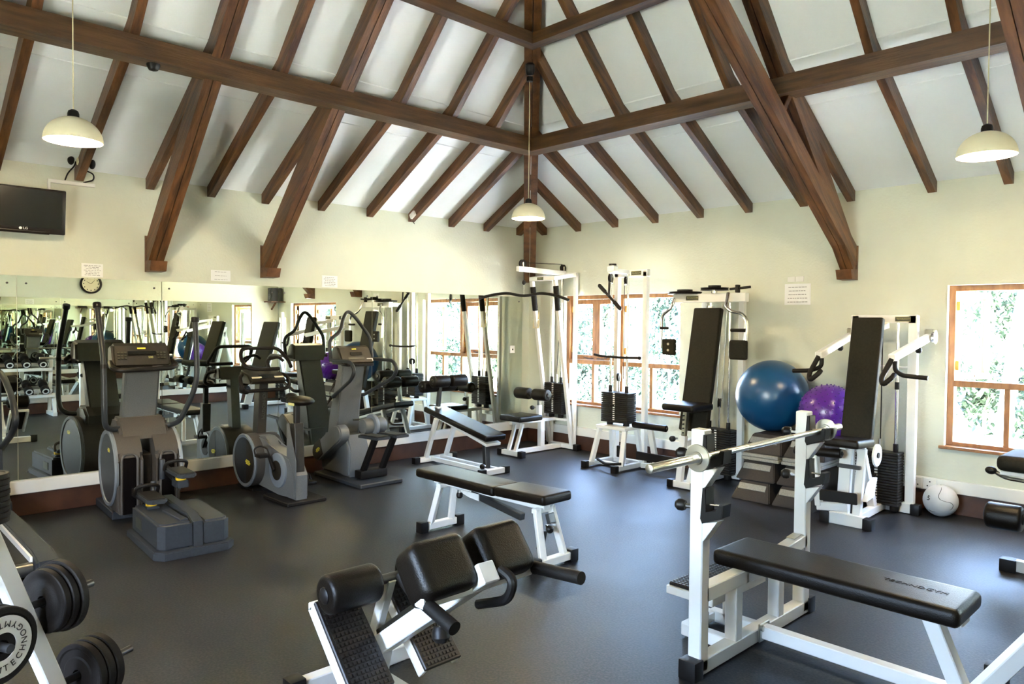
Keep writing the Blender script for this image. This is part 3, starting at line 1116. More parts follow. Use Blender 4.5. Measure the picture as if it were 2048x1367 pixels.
# ------------------------------------------------------------------ lat pulldown (corner)
lat = thing('lat_pulldown_machine', 'tall white lat pulldown machine with wide curved bar in the corner', 'gym machine', (0.68, -0.5, 0))
mb = MB()
mb.bar((0.53, -0.955, 0.04), (0.83, -0.955, 0.04), 0.055, 0.055)
mb.bar((0.68, -0.95, 0.04), (0.68, -0.12, 0.04), 0.055, 0.055)
mb.bar((0.46, -0.10, 0.04), (0.92, -0.10, 0.04), 0.055, 0.055)
mb.build('base_frame', 'white_metal', lat)
mb = MB()
for dx in (-0.055, 0.055):
    mb.bar((0.68 + dx, -0.945, 0.06), (0.68 + dx, -0.83, 0.37), 0.045, 0.03)
mb.bar((0.68, -0.46, 0.06), (0.68, -0.46, 0.38), 0.07, 0.06)
mb.bar((0.68, -0.97, 0.385), (0.68, -0.10, 0.375), 0.05, 0.04)
mb.bar((0.50, -0.20, 0.375), (0.86, -0.20, 0.375), 0.09, 0.03)
mb.build('seat_frame', 'white_metal', lat)
for x in (0.49, 0.87):
    MB().bar((x, -0.085, 0.05), (x, -0.075, 2.15), 0.045, 0.045).build('upright', 'white_metal', lat)
    MB().bar((x - 0.0, -0.12, 0.06), (x, -0.445, 2.06), 0.045, 0.045).build('slanted_leg', 'white_metal', lat)
    MB().cyl((x, -0.385, 1.69), (x, -0.432, 1.98), 0.034, seg=18, bevel=0.006).build('grip', 'black_rubber', lat)
mb = MB()
for x in (0.49, 0.87):
    mb.bar((x, -0.075, 2.13), (x, -0.46, 2.07), 0.045, 0.05)
mb.bar((0.47, -0.455, 2.07), (0.89, -0.455, 2.07), 0.05, 0.05)
mb.bar((0.47, -0.075, 2.13), (0.89, -0.075, 2.13), 0.045, 0.05)
mb.bar((0.68, -0.06, 2.15), (0.68, -0.88, 2.165), 0.05, 0.06)
mb.build('top_frame', 'white_metal', lat)
pulley(lat, (0.68, -0.80, 2.225), (1, 0, 0), 0.05)
pulley(lat, (0.68, -0.10, 2.215), (1, 0, 0), 0.045)
MB().tube([(0.68, -0.775, 2.03), (0.68, -0.775, 2.24), (0.68, -0.10, 2.262), (0.68, -0.08, 2.2), (0.68, -0.2, 0.9)], 0.004, 6, 0.05).build('cable', 'black_plastic', lat)
MB().sphere((0.68, -0.775, 2.01), 0.022, (1, 1, 1.3), 14, 10).build('cable_stop', 'black_plastic', lat)
MB().tube([(0.68, -0.775, 1.99), (0.68, -0.775, 1.872)], 0.006, 8).build('hook', 'chrome', lat)
lbp = []
for q, z in ((-0.53, 1.822), (-0.36, 1.868), (-0.19, 1.888), (-0.07, 1.862), (0.0, 1.855), (0.07, 1.862), (0.19, 1.888), (0.36, 1.868), (0.53, 1.806)):
    lbp.append((0.68 + q * 0.78, -0.775 + q * 0.625, z))
MB().tube(lbp, 0.0165, 12, 0.09).build('lat_bar', 'black_rubber', lat)
stack(lat, 0.545, 0.835, -0.275, -0.13, 0.46, 0.815, 16, (0.61, 0.76), 2.10)
pad((0.68, -0.80, 0.437), (0.35, 0.38, 0.065), 0.024).build('seat', 'vinyl', lat, 50)
roller(lat, (0.42, -0.62, 0.70), (0.645, -0.62, 0.70), 0.068)
roller(lat, (0.715, -0.62, 0.70), (0.94, -0.62, 0.70), 0.068)
MB().cyl((0.60, -0.62, 0.70), (0.76, -0.62, 0.70), 0.014, seg=12).build('roller_axle', 'chrome', lat)
MB().bar((0.68, -0.62, 0.70), (0.68, -0.50, 0.66), 0.03).bar((0.68, -0.50, 0.36), (0.68, -0.50, 0.68), 0.035).build('roller_post', 'chrome', lat)
MB().bar((0.68, -0.50, 0.36), (0.68, -0.50, 0.56), 0.055).build('post_sleeve', 'white_metal', lat)
knob(lat, (0.65, -0.52, 0.53), (-0.4, -1, 0), 0.026, 0.03)
feet(lat, [(0.51, -0.955), (0.85, -0.955), (0.45, -0.10), (0.935, -0.10)])
badge(lat, (0.66, -0.482, 2.07), (0, -1, 0))
mx = facing((0.49, -0.362, 1.60), (0.1, -1, 0.1))
c_ = MB().box((0, 0.03, 0), (0.085, 0.09, 0.003), mx=mx).box((0, -0.075, 0), (0.10, 0.10, 0.002), mx=mx).build('instruction_card', 'card_paper', lat, 0)
MB().box((0, 0.035, 0.002), (0.03, 0.055, 0.001), mx=mx).box((-0.02, -0.06, 0.002), (0.02, 0.03, 0.001), mx=mx).box((0.015, -0.09, 0.002), (0.025, 0.03, 0.001), mx=mx).build('print', 'ink', c_, 0)

# ------------------------------------------------------------------ cable pulley machine
cab = thing('cable_pulley_machine', 'white cable pulley machine with short pull bars before the left window', 'gym machine', (1.88, -0.55, 0))
mb = MB()
for x in (1.68, 2.08):
    mb.bar((x, -0.80, 0.04), (x, -0.32, 0.04), 0.05, 0.05)
mb.bar((1.68, -0.34, 0.04), (2.08, -0.34, 0.04), 0.05, 0.05)
mb.bar((1.68, -0.56, 0.03), (2.08, -0.56, 0.03), 0.05, 0.04)
mb.build('base_frame', 'white_metal', cab)
for x, s in ((1.72, -1), (2.05, 1)):
    MB().bar((x + s * 0.035, -0.72, 0.05), (x, -0.62, 0.43), 0.05, 0.045).build('leg', 'white_metal', cab)
    MB().bar((x + s * 0.035, -0.36, 0.05), (x, -0.42, 0.43), 0.05, 0.045).build('leg', 'white_metal', cab)
MB().span((1.69, -0.66, 0.415), (2.08, -0.38, 0.45), 0.005).build('stack_table', 'white_metal', cab)
stack(cab, 1.70, 2.055, -0.59, -0.43, 0.505, 0.805, 14, (1.765, 1.985), 2.07, 0.93)
for x in (1.72, 2.10):
    MB().bar((x, -0.345, 0.05), (x, -0.345, 2.10), 0.06, 0.05).build('upright', 'white_metal', cab)
MB().bar((1.66, -0.345, 2.085), (2.13, -0.345, 2.085), 0.06, 0.075).bar((1.87, -0.345, 2.10), (1.87, -0.67, 2.10), 0.05, 0.05).box((1.87, -0.63, 2.12), (0.09, 0.09, 0.07), 0.01).build('top_frame', 'white_metal', cab)
MB().cyl((1.87, -0.63, 2.155), (1.87, -0.63, 2.175), 0.04, seg=18).build('top_cap', 'black_plastic', cab)
badge(cab, (1.99, -0.378, 2.085), (0, -1, 0), 0.13, 0.045)
pulley(cab, (1.87, -0.66, 2.02), (1, 0.3, 0), 0.05)
pulley(cab, (1.97, -0.52, 2.0), (1, 0.3, 0), 0.045)
MB().tube([(1.87, -0.68, 2.0), (1.87, -0.69, 1.83)], 0.012, 8).build('cable', 'black_plastic', cab)
MB().tube([(1.93, -0.50, 2.0), (1.93, -0.50, 0.95)], 0.004, 6).build('cable', 'black_plastic', cab)
pb_ = MB().tube([(1.725, -0.68, 1.955), (2.03, -0.68, 1.685)], 0.014, 10).build('pull_bar', 'black_rubber', cab)
MB().cyl((1.735, -0.68, 1.946), (1.82, -0.68, 1.871), 0.021, seg=14).build('bar_grip', 'black_rubber', pb_)
MB().cyl((1.935, -0.68, 1.769), (2.02, -0.68, 1.694), 0.021, seg=14).build('bar_grip', 'black_rubber', pb_)
MB().tube([(1.64, -0.64, 1.205), (1.75, -0.64, 1.19), (2.0, -0.64, 1.185), (2.215, -0.64, 1.19), (2.235, -0.64, 1.19)], 0.013, 10, 0.04).sphere((2.24, -0.64, 1.19), 0.02, u=12, v=8).build('pull_bar', 'black_rubber', cab)
MB().tube([(1.745, -0.69, 0.085), (1.95, -0.80, 0.07), (2.10, -0.74, 0.09)], 0.014, 8).build('floor_bar', 'black_rubber', cab)
MB().box((1.95, -0.56, 0.18), (0.07, 0.05, 0.12), 0.004).build('low_pulley_block', 'black_plastic', cab)
MB().bar((1.99, -0.56, 0.05), (1.99, -0.56, 0.26), 0.06, 0.03).build('low_pulley_plate', 'white_metal', cab)
feet(cab, [(1.68, -0.82), (2.08, -0.82), (2.10, -0.30)], (0.065, 0.06, 0.075))
# row foot brace beside it
roller(cab, (2.07, -0.50, 0.475), (2.49, -0.50, 0.475), 0.034, 'foot_roller')
MB().bar((2.27, -0.48, 0.455), (2.26, -0.33, 0.0), 0.06, 0.04).bar((2.12, -0.42, 0.04), (2.28, -0.35, 0.04), 0.05).build('brace_leg', 'white_metal', cab)
MB().bar((2.10, -0.48, 0.15), (2.70, -0.48, 0.15), 0.02, 0.085).build('foot_board', 'black_plastic', cab)

# ------------------------------------------------------------------ pectoral fly machine
fly = thing('pectoral_fly_machine', 'white fly machine with tall black backrest and chrome swing arms', 'gym machine', (2.95, -0.55, 0))
mb = MB()
mb.bar((2.84, -0.90, 0.04), (3.06, -0.90, 0.04), 0.06, 0.06)
mb.bar((2.95, -0.90, 0.04), (2.95, -0.15, 0.04), 0.06, 0.06)
mb.bar((2.66, -0.15, 0.04), (3.13, -0.15, 0.04), 0.06, 0.06)
mb.build('base_frame', 'white_metal', fly)
for x in (2.70, 3.115):
    MB().bar((x, -0.15, 0.05), (x, -0.15, 1.80), 0.05, 0.06).build('upright', 'white_metal', fly)
MB().bar((2.52, -0.44, 1.80), (3.32, -0.44, 1.80), 0.07, 0.085).bar((2.72, -0.44, 1.80), (2.72, -0.13, 1.80), 0.06).bar((3.115, -0.44, 1.80), (3.115, -0.13, 1.80), 0.06).bar((2.68, -0.15, 1.80), (3.14, -0.15, 1.80), 0.06).build('top_frame', 'white_metal', fly)
badge(fly, (2.75, -0.48, 1.80), (0, -1, 0), 0.14, 0.045)
stack(fly, 2.755, 3.085, -0.29, -0.15, 0.075, 0.50, 18, (2.81, 3.02), 1.76, 0.72)
MB().tube([(2.945, -0.24, 1.75), (2.90, -0.24, 0.80)], 0.005, 6).tube([(3.0, -0.24, 1.75), (2.96, -0.24, 0.80)], 0.005, 6).build('cable', 'chrome', fly)
rp = M.Rotation(R(-11.5), 3, 'X')
pad((2.945, -0.61, 1.11), (0.30, 0.065, 1.20), 0.02, rp).build('backrest', 'vinyl_matt', fly, 50)
MB().bar((2.945, -0.66, 0.55), (2.945, -0.43, 1.72), 0.08, 0.04).bar((2.945, -0.62, 0.45), (2.945, -0.55, 0.05), 0.06).build('back_post', 'white_metal', fly)
pad((2.985, -0.90, 0.775), (0.34, 0.36, 0.065), 0.026).build('seat', 'vinyl', fly, 50)
MB().bar((2.95, -0.90, 0.46), (2.96, -0.88, 0.745), 0.045, 0.04).build('seat_post', 'steel', fly)
mb = MB()
for k in range(5):
    mb.cyl((2.955, -0.926, 0.53 + k * 0.04), (2.955, -0.90, 0.53 + k * 0.04), 0.008, seg=8)
mb.build('pin_hole', 'ink_black', fly)
mb = MB()
mb.bar((2.91, -0.90, 0.05), (2.95, -0.90, 0.50), 0.055, 0.06)
mb.bar((2.99, -0.86, 0.05), (3.0, -0.72, 0.45), 0.05, 0.05)
mb.bar((2.95, -0.88, 0.42), (2.95, -0.64, 0.46), 0.05)
mb.build('seat_frame', 'white_metal', fly)
knob(fly, (2.90, -0.93, 0.47), (-0.5, -1, 0), 0.028, 0.03)
for x0, r, z in ((2.64, 0.17, 1.853), (2.975, 0.135, 1.885)):
    MB().lathe([(0, -0.01), (r, -0.012), (r * 0.94, 0.0), (r, 0.012), (0, 0.012)], (x0, -0.44, z), (0, 0, 1), 32).build('cam_wheel', 'black_plastic', fly)
    MB().cyl((x0, -0.44, z), (x0, -0.44, z + 0.035), r * 0.45, seg=22).build('cam_hub', 'black_plastic', fly)
    MB().cyl((x0, -0.44, 1.80), (x0, -0.44, z), 0.03, seg=16).build('cam_shaft', 'chrome', fly)
MB().bar((3.22, -0.44, 1.845), (3.22, -0.44, 1.92), 0.05, 0.03).cyl((3.14, -0.44, 1.88), (3.35, -0.44, 1.895), 0.012, seg=10).build('arm_stop', 'black_plastic', fly)
MB().tube([(2.60, -0.56, 1.80), (2.59, -0.60, 1.70), (2.50, -0.61, 1.635), (2.485, -0.61, 1.58), (2.485, -0.62, 1.30)], 0.016, 12, 0.06).build('swing_arm', 'chrome', fly)
MB().tube([(3.17, -0.52, 1.84), (3.18, -0.58, 1.71), (3.24, -0.60, 1.665), (3.36, -0.60, 1.645), (3.41, -0.60, 1.58), (3.40, -0.62, 1.24)], 0.017, 12, 0.06).build('swing_arm', 'chrome', fly)
pad((2.605, -0.65, 1.315), (0.145, 0.05, 0.16), 0.02).build('arm_pad', 'vinyl_matt', fly, 50)
pad((3.36, -0.66, 1.31), (0.175, 0.05, 0.18), 0.03).build('arm_pad', 'vinyl_matt', fly, 50)
mb = MB()
for zz in (1.285, 1.345):
    mb.cyl((2.61, -0.675, zz), (2.61, -0.68, zz), 0.012, seg=10)
mb.build('bolt', 'steel', fly)
MB().cyl((2.48, -0.62, 1.50), (2.57, -0.62, 1.50), 0.015, seg=12).build('handle', 'black_rubber', fly)
MB().cyl((3.26, -0.62, 1.49), (3.41, -0.62, 1.49), 0.016, seg=12).build('handle', 'black_rubber', fly)
feet(fly, [(2.825, -0.90), (3.08, -0.90), (2.65, -0.15)])

# ------------------------------------------------------------------ shoulder press machine
prs = thing('shoulder_press_machine', 'white shoulder press machine with black backrest beside the purple ball', 'gym machine', (4.5, -0.7, 0))
mb = MB()
mb.bar((4.37, -1.02, 0.045), (4.63, -1.02, 0.045), 0.06, 0.09)
mb.bar((4.53, -1.02, 0.04), (4.50, -0.27, 0.04), 0.06, 0.06)
mb.bar((4.22, -0.27, 0.045), (4.73, -0.27, 0.045), 0.06, 0.08)
mb.build('base_frame', 'white_metal', prs)
for x in (4.245, 4.705):
    MB().bar((x, -0.26, 0.05), (x, -0.26, 1.63), 0.05, 0.07).build('upright', 'white_metal', prs)
MB().bar((4.22, -0.26, 1.60), (4.73, -0.26, 1.60), 0.05, 0.07).build('top_frame', 'white_metal', prs)
MB().bar((4.25, -0.26, 1.20), (4.70, -0.26, 1.20), 0.03, 0.02).build('cross_bar', 'white_metal', prs)
badge(prs, (4.63, -0.288, 1.60), (0, -1, 0), 0.12, 0.04)
stack(prs, 4.315, 4.655, -0.40, -0.26, 0.085, 0.50, 18, (4.36, 4.61), 1.57)
MB().tube([(4.49, -0.33, 1.55), (4.49, -0.33, 0.6)], 0.005, 6).build('cable', 'black_plastic', prs)
MB().cyl((4.61, -0.33, 1.02), (4.61, -0.33, 1.08), 0.018, seg=12).build('rod_stop', 'black_plastic', prs)
rp = M.Rotation(R(-11.5), 3, 'X')
pad((4.50, -0.77, 1.115), (0.235, 0.065, 1.00), 0.02, rp).build('backrest', 'vinyl_matt', prs, 50)
MB().bar((4.50, -0.82, 0.62), (4.50, -0.60, 1.58), 0.07, 0.04).bar((4.50, -0.60, 1.50), (4.50, -0.28, 1.55), 0.05).bar((4.50, -0.80, 0.62), (4.50, -0.50, 0.05), 0.06).build('back_post', 'white_metal', prs)
pad((4.52, -1.06, 0.65), (0.26, 0.34, 0.065), 0.026, M.Rotation(R(-3), 3, 'X')).build('seat', 'vinyl', prs, 50)
mb = MB()
mb.bar((4.46, -1.0, 0.08), (4.475, -0.98, 0.60), 0.05, 0.09)
mb.bar((4.565, -1.0, 0.08), (4.59, -0.98, 0.60), 0.05, 0.06)
mb.bar((4.48, -1.08, 0.605), (4.48, -0.78, 0.62), 0.05, 0.03)
mb.build('seat_frame', 'white_metal', prs)
MB().bar((4.43, -1.04, 0.46), (4.60, -1.04, 0.46), 0.03).build('seat_adjuster', 'dark_steel', prs)
MB().cyl((4.645, -0.86, 0.545), (4.66, -0.86, 0.545), 0.085, seg=28).build('cam_plate', 'white_metal', prs)
MB().cyl((4.64, -0.86, 0.545), (4.668, -0.86, 0.545), 0.022, seg=14).build('cam_axle', 'black_plastic', prs)
roller(prs, (4.12, -1.12, 0.545), (4.49, -1.12, 0.565), 0.036, 'shin_roller')
MB().bar((4.285, -1.12, 0.53), (4.325, -1.12, 0.14), 0.06, 0.045).bar((4.31, -1.12, 0.135), (4.54, -1.10, 0.16), 0.05, 0.06).bar((4.24, -1.05, 0.53), (4.275, -1.05, 0.30), 0.03, 0.04).build('lever', 'white_metal', prs)
MB().bar((4.345, -1.16, 0.235), (4.625, -1.16, 0.245), 0.02, 0.085).build('foot_board', 'black_plastic', prs)
MB().prism([(-1.0, 0.20), (-0.86, 0.22), (-0.80, 0.36), (-0.90, 0.33)], 'x', 4.60, 4.64, 0.003).build('foot_bracket', 'white_metal', prs)
for sx, xp, xf, xh, xo in ((1, 4.81, 4.775, 4.69, 5.02), (-1, 4.19, 4.225, 4.09, 4.01)):
    MB().bar((xp, -0.22, 1.455), (xf, -0.96, 1.30), 0.05, 0.06, bevel=0.006).build('press_arm', 'white_metal', prs)
    MB().cyl((xp + 0.03, -0.23, 1.455), (xp + 0.05, -0.23, 1.455), 0.055, seg=24).box((xp, -0.19, 1.475), (0.07, 0.10, 0.09), 0.008).build('pivot_block', 'chrome', prs)
    MB().tube([(xf, -0.95, 1.295), (xf - 0.055, -1.0, 1.15), (xf - 0.03, -1.04, 1.10), (xf + 0.03, -1.02, 1.16), (xf + 0.03, -0.98, 1.18)], 0.019, 12, 0.04).build('grip', 'black_rubber', prs)
    MB().tube([(xf + 0.02, -0.94, 1.28), (xf + 0.02, -0.94, 1.21), (xf + sx * 0.07, -0.94, 1.175), (xo, -0.94, 1.165)], 0.017, 12, 0.05).build('handle', 'black_rubber', prs)
    knob(prs, (xp - 0.03, -0.36, 1.385), (0, -0.3, -1), 0.024, 0.02)
feet(prs, [(4.665, -1.03), (4.34, -1.03), (4.755, -0.27), (4.225, -0.27)], (0.07, 0.08, 0.085))

# ------------------------------------------------------------------ leg machine at the right edge
leg = thing('leg_extension_machine', 'white leg machine with black backrest cut off by the right picture edge', 'gym machine', (5.9, -1.1, 0))
mb = MB()
mb.bar((5.66, -1.33, 0.045), (6.15, -1.33, 0.045), 0.06, 0.07)
mb.bar((5.95, -1.33, 0.04), (5.95, -0.35, 0.04), 0.06)
mb.bar((5.66, -0.35, 0.04), (6.25, -0.35, 0.04), 0.06)
mb.build('base_frame', 'white_metal', leg)
MB().bar((5.73, -1.25, 0.07), (5.70, -1.12, 0.60), 0.07, 0.12).bar((6.16, -1.25, 0.07), (6.16, -1.12, 0.60), 0.07, 0.10).bar((5.70, -1.12, 0.59), (6.18, -1.12, 0.59), 0.06, 0.05).build('seat_frame', 'white_metal', leg)
pad((5.86, -1.12, 0.675), (0.64, 0.44, 0.10), 0.045).build('seat', 'vinyl_matt', leg, 50)
MB().span((5.56, -1.32, 0.60), (5.70, -0.95, 0.625), 0.004).build('seat_plate', 'white_metal', leg)
pad((5.90, -0.83, 1.07), (0.56, 0.075, 0.92), 0.025, M.Rotation(R(-16), 3, 'X')).build('backrest', 'vinyl_matt', leg, 50)
MB().bar((5.95, -0.78, 0.6), (5.95, -0.60, 1.4), 0.06).bar((5.95, -0.62, 1.3), (5.95, -0.35, 0.05), 0.06).build('back_post', 'white_metal', leg)
roller(leg, (5.50, -1.36, 0.345), (5.70, -1.36, 0.345), 0.082)
roller(leg, (5.98, -1.36, 0.345), (6.18, -1.36, 0.345), 0.082)
MB().cyl((5.68, -1.36, 0.345), (6.0, -1.36, 0.345), 0.016, seg=12).bar((5.84, -1.36, 0.345), (5.84, -1.28, 0.62), 0.045).build('roller_arm', 'dark_steel', leg)
MB().tube([(5.52, -1.28, 0.612), (5.58, -1.27, 0.575), (5.72, -1.22, 0.56)], 0.013, 8).build('lever', 'chrome', leg)
MB().sphere((5.505, -1.285, 0.615), 0.026, (1.3, 1, 1), 14, 10).build('lever_knob', 'black_plastic', leg)
for x in (5.74, 6.22):
    MB().bar((x, -0.35, 0.05), (x, -0.35, 1.7 if x > 6 else 0.3), 0.05).build('upright', 'white_metal', leg)
stack(leg, 6.05, 6.36, -0.42, -0.28, 0.09, 0.52, 16, (6.10, 6.31), 1.6)
feet(leg, [(5.625, -1.33), (6.185, -1.33), (5.63, -0.35), (6.28, -0.35)], (0.09, 0.085, 0.08))

# ------------------------------------------------------------------ decline sit-up bench
dec = thing('decline_bench', 'white decline sit-up bench with sloping black board and ankle rollers', 'bench', (0.8, -1.78, 0))
mb = MB()
mb.bar((0.33, -2.02, 0.035), (0.33, -1.55, 0.035), 0.055)
mb.bar((1.31, -1.94, 0.035), (1.31, -1.66, 0.035), 0.055)
for y in (-1.85, -1.72):
    mb.bar((0.33, y, 0.04), (1.31, y, 0.035), 0.04, 0.045)
mb.build('base_frame', 'white_metal', dec)
for y in (-1.92, -1.64):
    MB().bar((0.34, y, 0.06), (0.52, y, 0.50), 0.05, 0.04).build('leg', 'white_metal', dec)
MB().bar((0.33, -1.78, 0.545), (1.28, -1.78, 0.30), 0.20, 0.03).build('board_frame', 'white_metal', dec)
sl = math.atan2(0.21, 1.02)
pad((0.80, -1.78, 0.475), (1.06, 0.28, 0.06), 0.022, M.Rotation(sl, 3, 'Y')).build('board_pad', 'vinyl', dec, 50)
MB().bar((1.20, -1.80, 0.05), (1.18, -1.80, 0.29), 0.06, 0.05).build('front_post', 'dark_steel', dec)
knob(dec, (1.21, -1.83, 0.08), (0.3, -1, 0), 0.028, 0.03)
MB().bar((0.36, -1.78, 0.56), (0.40, -1.78, 0.88), 0.035, 0.05).build('roller_post', 'dark_steel', dec)
MB().bar((0.36, -1.78, 0.55), (0.37, -1.78, 0.61), 0.055, 0.06).build('post_sleeve', 'white_metal', dec)
MB().cyl((0.39, -2.02, 0.845), (0.39, -1.54, 0.845), 0.012, seg=10).cyl((0.52, -1.98, 0.885), (0.52, -1.50, 0.885), 0.012, seg=10).bar((0.39, -1.78, 0.85), (0.53, -1.78, 0.885), 0.03).build('roller_axle', 'chrome', dec)
for y0, y1 in ((-2.01, -1.80), (-1.76, -1.55)):
    roller(dec, (0.36, y0, 0.835), (0.36, y1, 0.835), 0.066)
    roller(dec, (0.53, y0 + 0.02, 0.90), (0.53, y1 + 0.02, 0.90), 0.066)
feet(dec, [(0.33, -2.05), (0.33, -1.53), (1.31, -1.96), (1.31, -1.64)], (0.065, 0.07, 0.07))

# ------------------------------------------------------------------ adjustable flat bench (centre)
fb = thing('flat_bench', 'white adjustable flat bench with two black pads in the middle of the floor', 'bench', (3.0, -3.4, 0))
yc = -3.40
pad((2.755, yc, 0.415), (0.86, 0.27, 0.065), 0.026).build('back_pad', 'vinyl', fb, 50)
pad((3.425, yc, 0.43), (0.46, 0.27, 0.065), 0.026, M.Rotation(R(-2), 3, 'Y')).build('seat_pad', 'vinyl', fb, 50)
MB().bar((2.42, yc, 0.36), (3.56, yc, 0.365), 0.06, 0.04).build('rail', 'white_metal', fb)
for x0, x1, s in ((2.47, 2.55, 1), (3.62, 3.53, -1)):
    for dy in (-0.065, 0.065):
        MB().bar((x0, yc + dy * 1.5, 0.05), (x1, yc + dy, 0.36), 0.045, 0.04).build('leg', 'white_metal', fb)
    MB().bar((x0, yc - 0.15, 0.04), (x0, yc + 0.15, 0.04), 0.05, 0.05).build('foot_bar', 'white_metal', fb)
    MB().bar((x1, yc - 0.09, 0.345), (x1, yc + 0.09, 0.345), 0.05, 0.03).build('cross_bar', 'white_metal', fb)
feet(fb, [(2.47, yc - 0.17), (2.47, yc + 0.17), (3.62, yc - 0.17), (3.62, yc + 0.17)], (0.065, 0.07, 0.08))
MB().bar((2.86, yc - 0.02, 0.335), (3.36, yc - 0.02, 0.265), 0.045, 0.045).build('adjust_arm', 'dark_steel', fb)
MB().prism([(2.70, 0.345), (2.95, 0.345), (2.95, 0.30), (2.84, 0.31)], 'y', yc - 0.05, yc - 0.04).build('arm_bracket', 'white_metal', fb)
knob(fb, (2.76, yc - 0.06, 0.35), (0, 0, -1), 0.024, 0.02)
knob(fb, (3.575, yc - 0.02, 0.25), (1, -0.4, -0.2), 0.024, 0.03)
MB().bar((3.58, yc, 0.33), (3.60, yc, 0.27), 0.05, 0.04).build('latch', 'dark_steel', fb)
MB().bar((3.50, yc + 0.03, 0.20), (3.47, yc + 0.03, 0.06), 0.03, 0.05).build('prop', 'dark_steel', fb)

# ------------------------------------------------------------------ bench press (right foreground) and its barbell
bp = thing('bench_press', 'white bench press with long black pad and uprights in the right foreground', 'bench', (5.4, -3.48, 0))
UX = 5.03
for y in (-3.985, -2.975):
    u_ = MB().bar((UX, y, 0.02), (UX, y, 1.085), 0.065, 0.065, bevel=0.005).build('upright', 'white_metal', bp)
    for z in (0.70, 0.930):
        MB().prism([(UX + 0.02, z), (UX + 0.03, z - 0.02), (UX + 0.125, z + 0.02), (UX + 0.13, z + 0.075), (UX + 0.11, z + 0.075), (UX + 0.10, z + 0.045), (UX + 0.046, z + 0.03), (UX + 0.046, z + 0.135), (UX + 0.03, z + 0.135)], 'y', y - 0.036, y + 0.036, 0.003).build('bar_hook', 'black_plastic', u_)
        MB().prism([(UX + 0.03, z - 0.10), (UX + 0.04, z - 0.09), (UX + 0.10, z + 0.0), (UX + 0.03, z - 0.02)], 'y', y - 0.03, y + 0.03, 0.002).build('hook_gusset', 'white_metal', u_)
        knob(bp, (UX - 0.03, y - 0.01, z + 0.04), (-1, -0.2, 0), 0.026, 0.035)
        MB().cyl((UX + 0.04, y, z + 0.06), (UX + 0.12, y + 0.02, z + 0.06), 0.005, seg=8).build('safety_pin', 'chrome', u_)
    mb = MB()
    for k in range(4):
        mb.cyl((UX + 0.032, y, 0.78 + k * 0.075), (UX + 0.0345, y, 0.78 + k * 0.075), 0.006, seg=8)
    mb.build('pin_hole', 'ink_black', u_)
mb = MB()
mb.bar((UX, -4.02, 0.04), (UX, -2.94, 0.04), 0.065, 0.065)
mb.bar((UX, -3.97, 0.355), (UX, -3.60, 0.355), 0.065, 0.065)
mb.bar((UX, -3.36, 0.36), (UX, -2.98, 0.40), 0.065, 0.065)
mb.bar((UX, -3.62, 0.345), (UX, -3.34, 0.345), 0.065, 0.05)
for y in (-3.68, -3.26):
    mb.bar((UX, y, 0.05), (UX, y, 0.34), 0.06, 0.06)
mb.build('rack_frame', 'white_metal', bp)
MB().box((UX, -3.07, 0.434), (0.045, 0.08, 0.003), 0.0, rot=M.Rotation(R(6), 3, 'X')).build('name_plate', 'steel', bp)
mb = MB()
mb.bar((UX + 0.03, -3.47, 0.06), (6.02, -3.47, 0.06), 0.06, 0.06)
mb.bar((UX, -3.47, 0.365), (5.93, -3.47, 0.365), 0.10, 0.03)
mb.build('bench_rail', 'white_metal', bp)
MB().bar((UX + 0.045, -3.52, 0.06), (UX + 0.045, -3.42, 0.06), 0.012, 0.09).cyl((UX + 0.04, -3.505, 0.085), (UX + 0.062, -3.505, 0.085), 0.014, seg=10).build('bolt_plate', 'steel', bp)
MB().bar((5.80, -3.47, 0.36), (5.93, -3.47, 0.05), 0.075, 0.06).build('bench_leg', 'white_metal', bp)
MB().bar((5.94, -3.47, 0.04), (6.20, -3.33, 0.42), 0.06, 0.06).build('front_brace', 'white_metal', bp)
MB().bar((5.96, -3.80, 0.035), (5.96, -3.14, 0.035), 0.06, 0.06).build('front_foot_bar', 'white_metal', bp)
pad((5.42, -3.485, 0.418), (1.06, 0.33, 0.075), 0.032).build('bench_pad', 'vinyl', bp, 50)
lettering('TECHNOGYM', 0.040, 'vinyl', bp, facing((5.74, -3.47, 0.4545), (0, 0, 1), (0, 1, 0)), 'embossed_lettering', 0.003)
feet(bp, [(UX, -4.04), (UX, -2.92), (5.96, -3.83), (5.96, -3.11)], (0.085, 0.07, 0.085))
# spotter step
st = MB().span((4.735, -3.80, 0.235), (4.99, -3.29, 0.275), 0.003).build('spotter_step', 'white_metal', bp)
MB().span((4.745, -3.79, 0.275), (4.985, -3.30, 0.290), 0.003).build('tread', 'rib_rubber', st)
mb = MB()
for i in range(11):
    for j in range(22):
        mb.box((4.757 + i * 0.0215, -3.778 + j * 0.0222, 0.291), (0.015, 0.015, 0.004))
mb.build('tread_stud', 'rib_rubber', st, 0, kind='stuff')
for y in (-3.68, -3.42):
    MB().bar((4.86, y, 0.05), (4.86, y, 0.24), 0.05, 0.05).bar((4.76, y, 0.04), (UX, y, 0.04), 0.05, 0.06).build('step_frame', 'white_metal', bp)
feet(bp, [(4.77, -3.55)], (0.05, 0.10, 0.08))
MB().bar((4.77, -3.68, 0.04), (4.77, -3.42, 0.04), 0.05, 0.05).build('step_foot_bar', 'white_metal', bp)

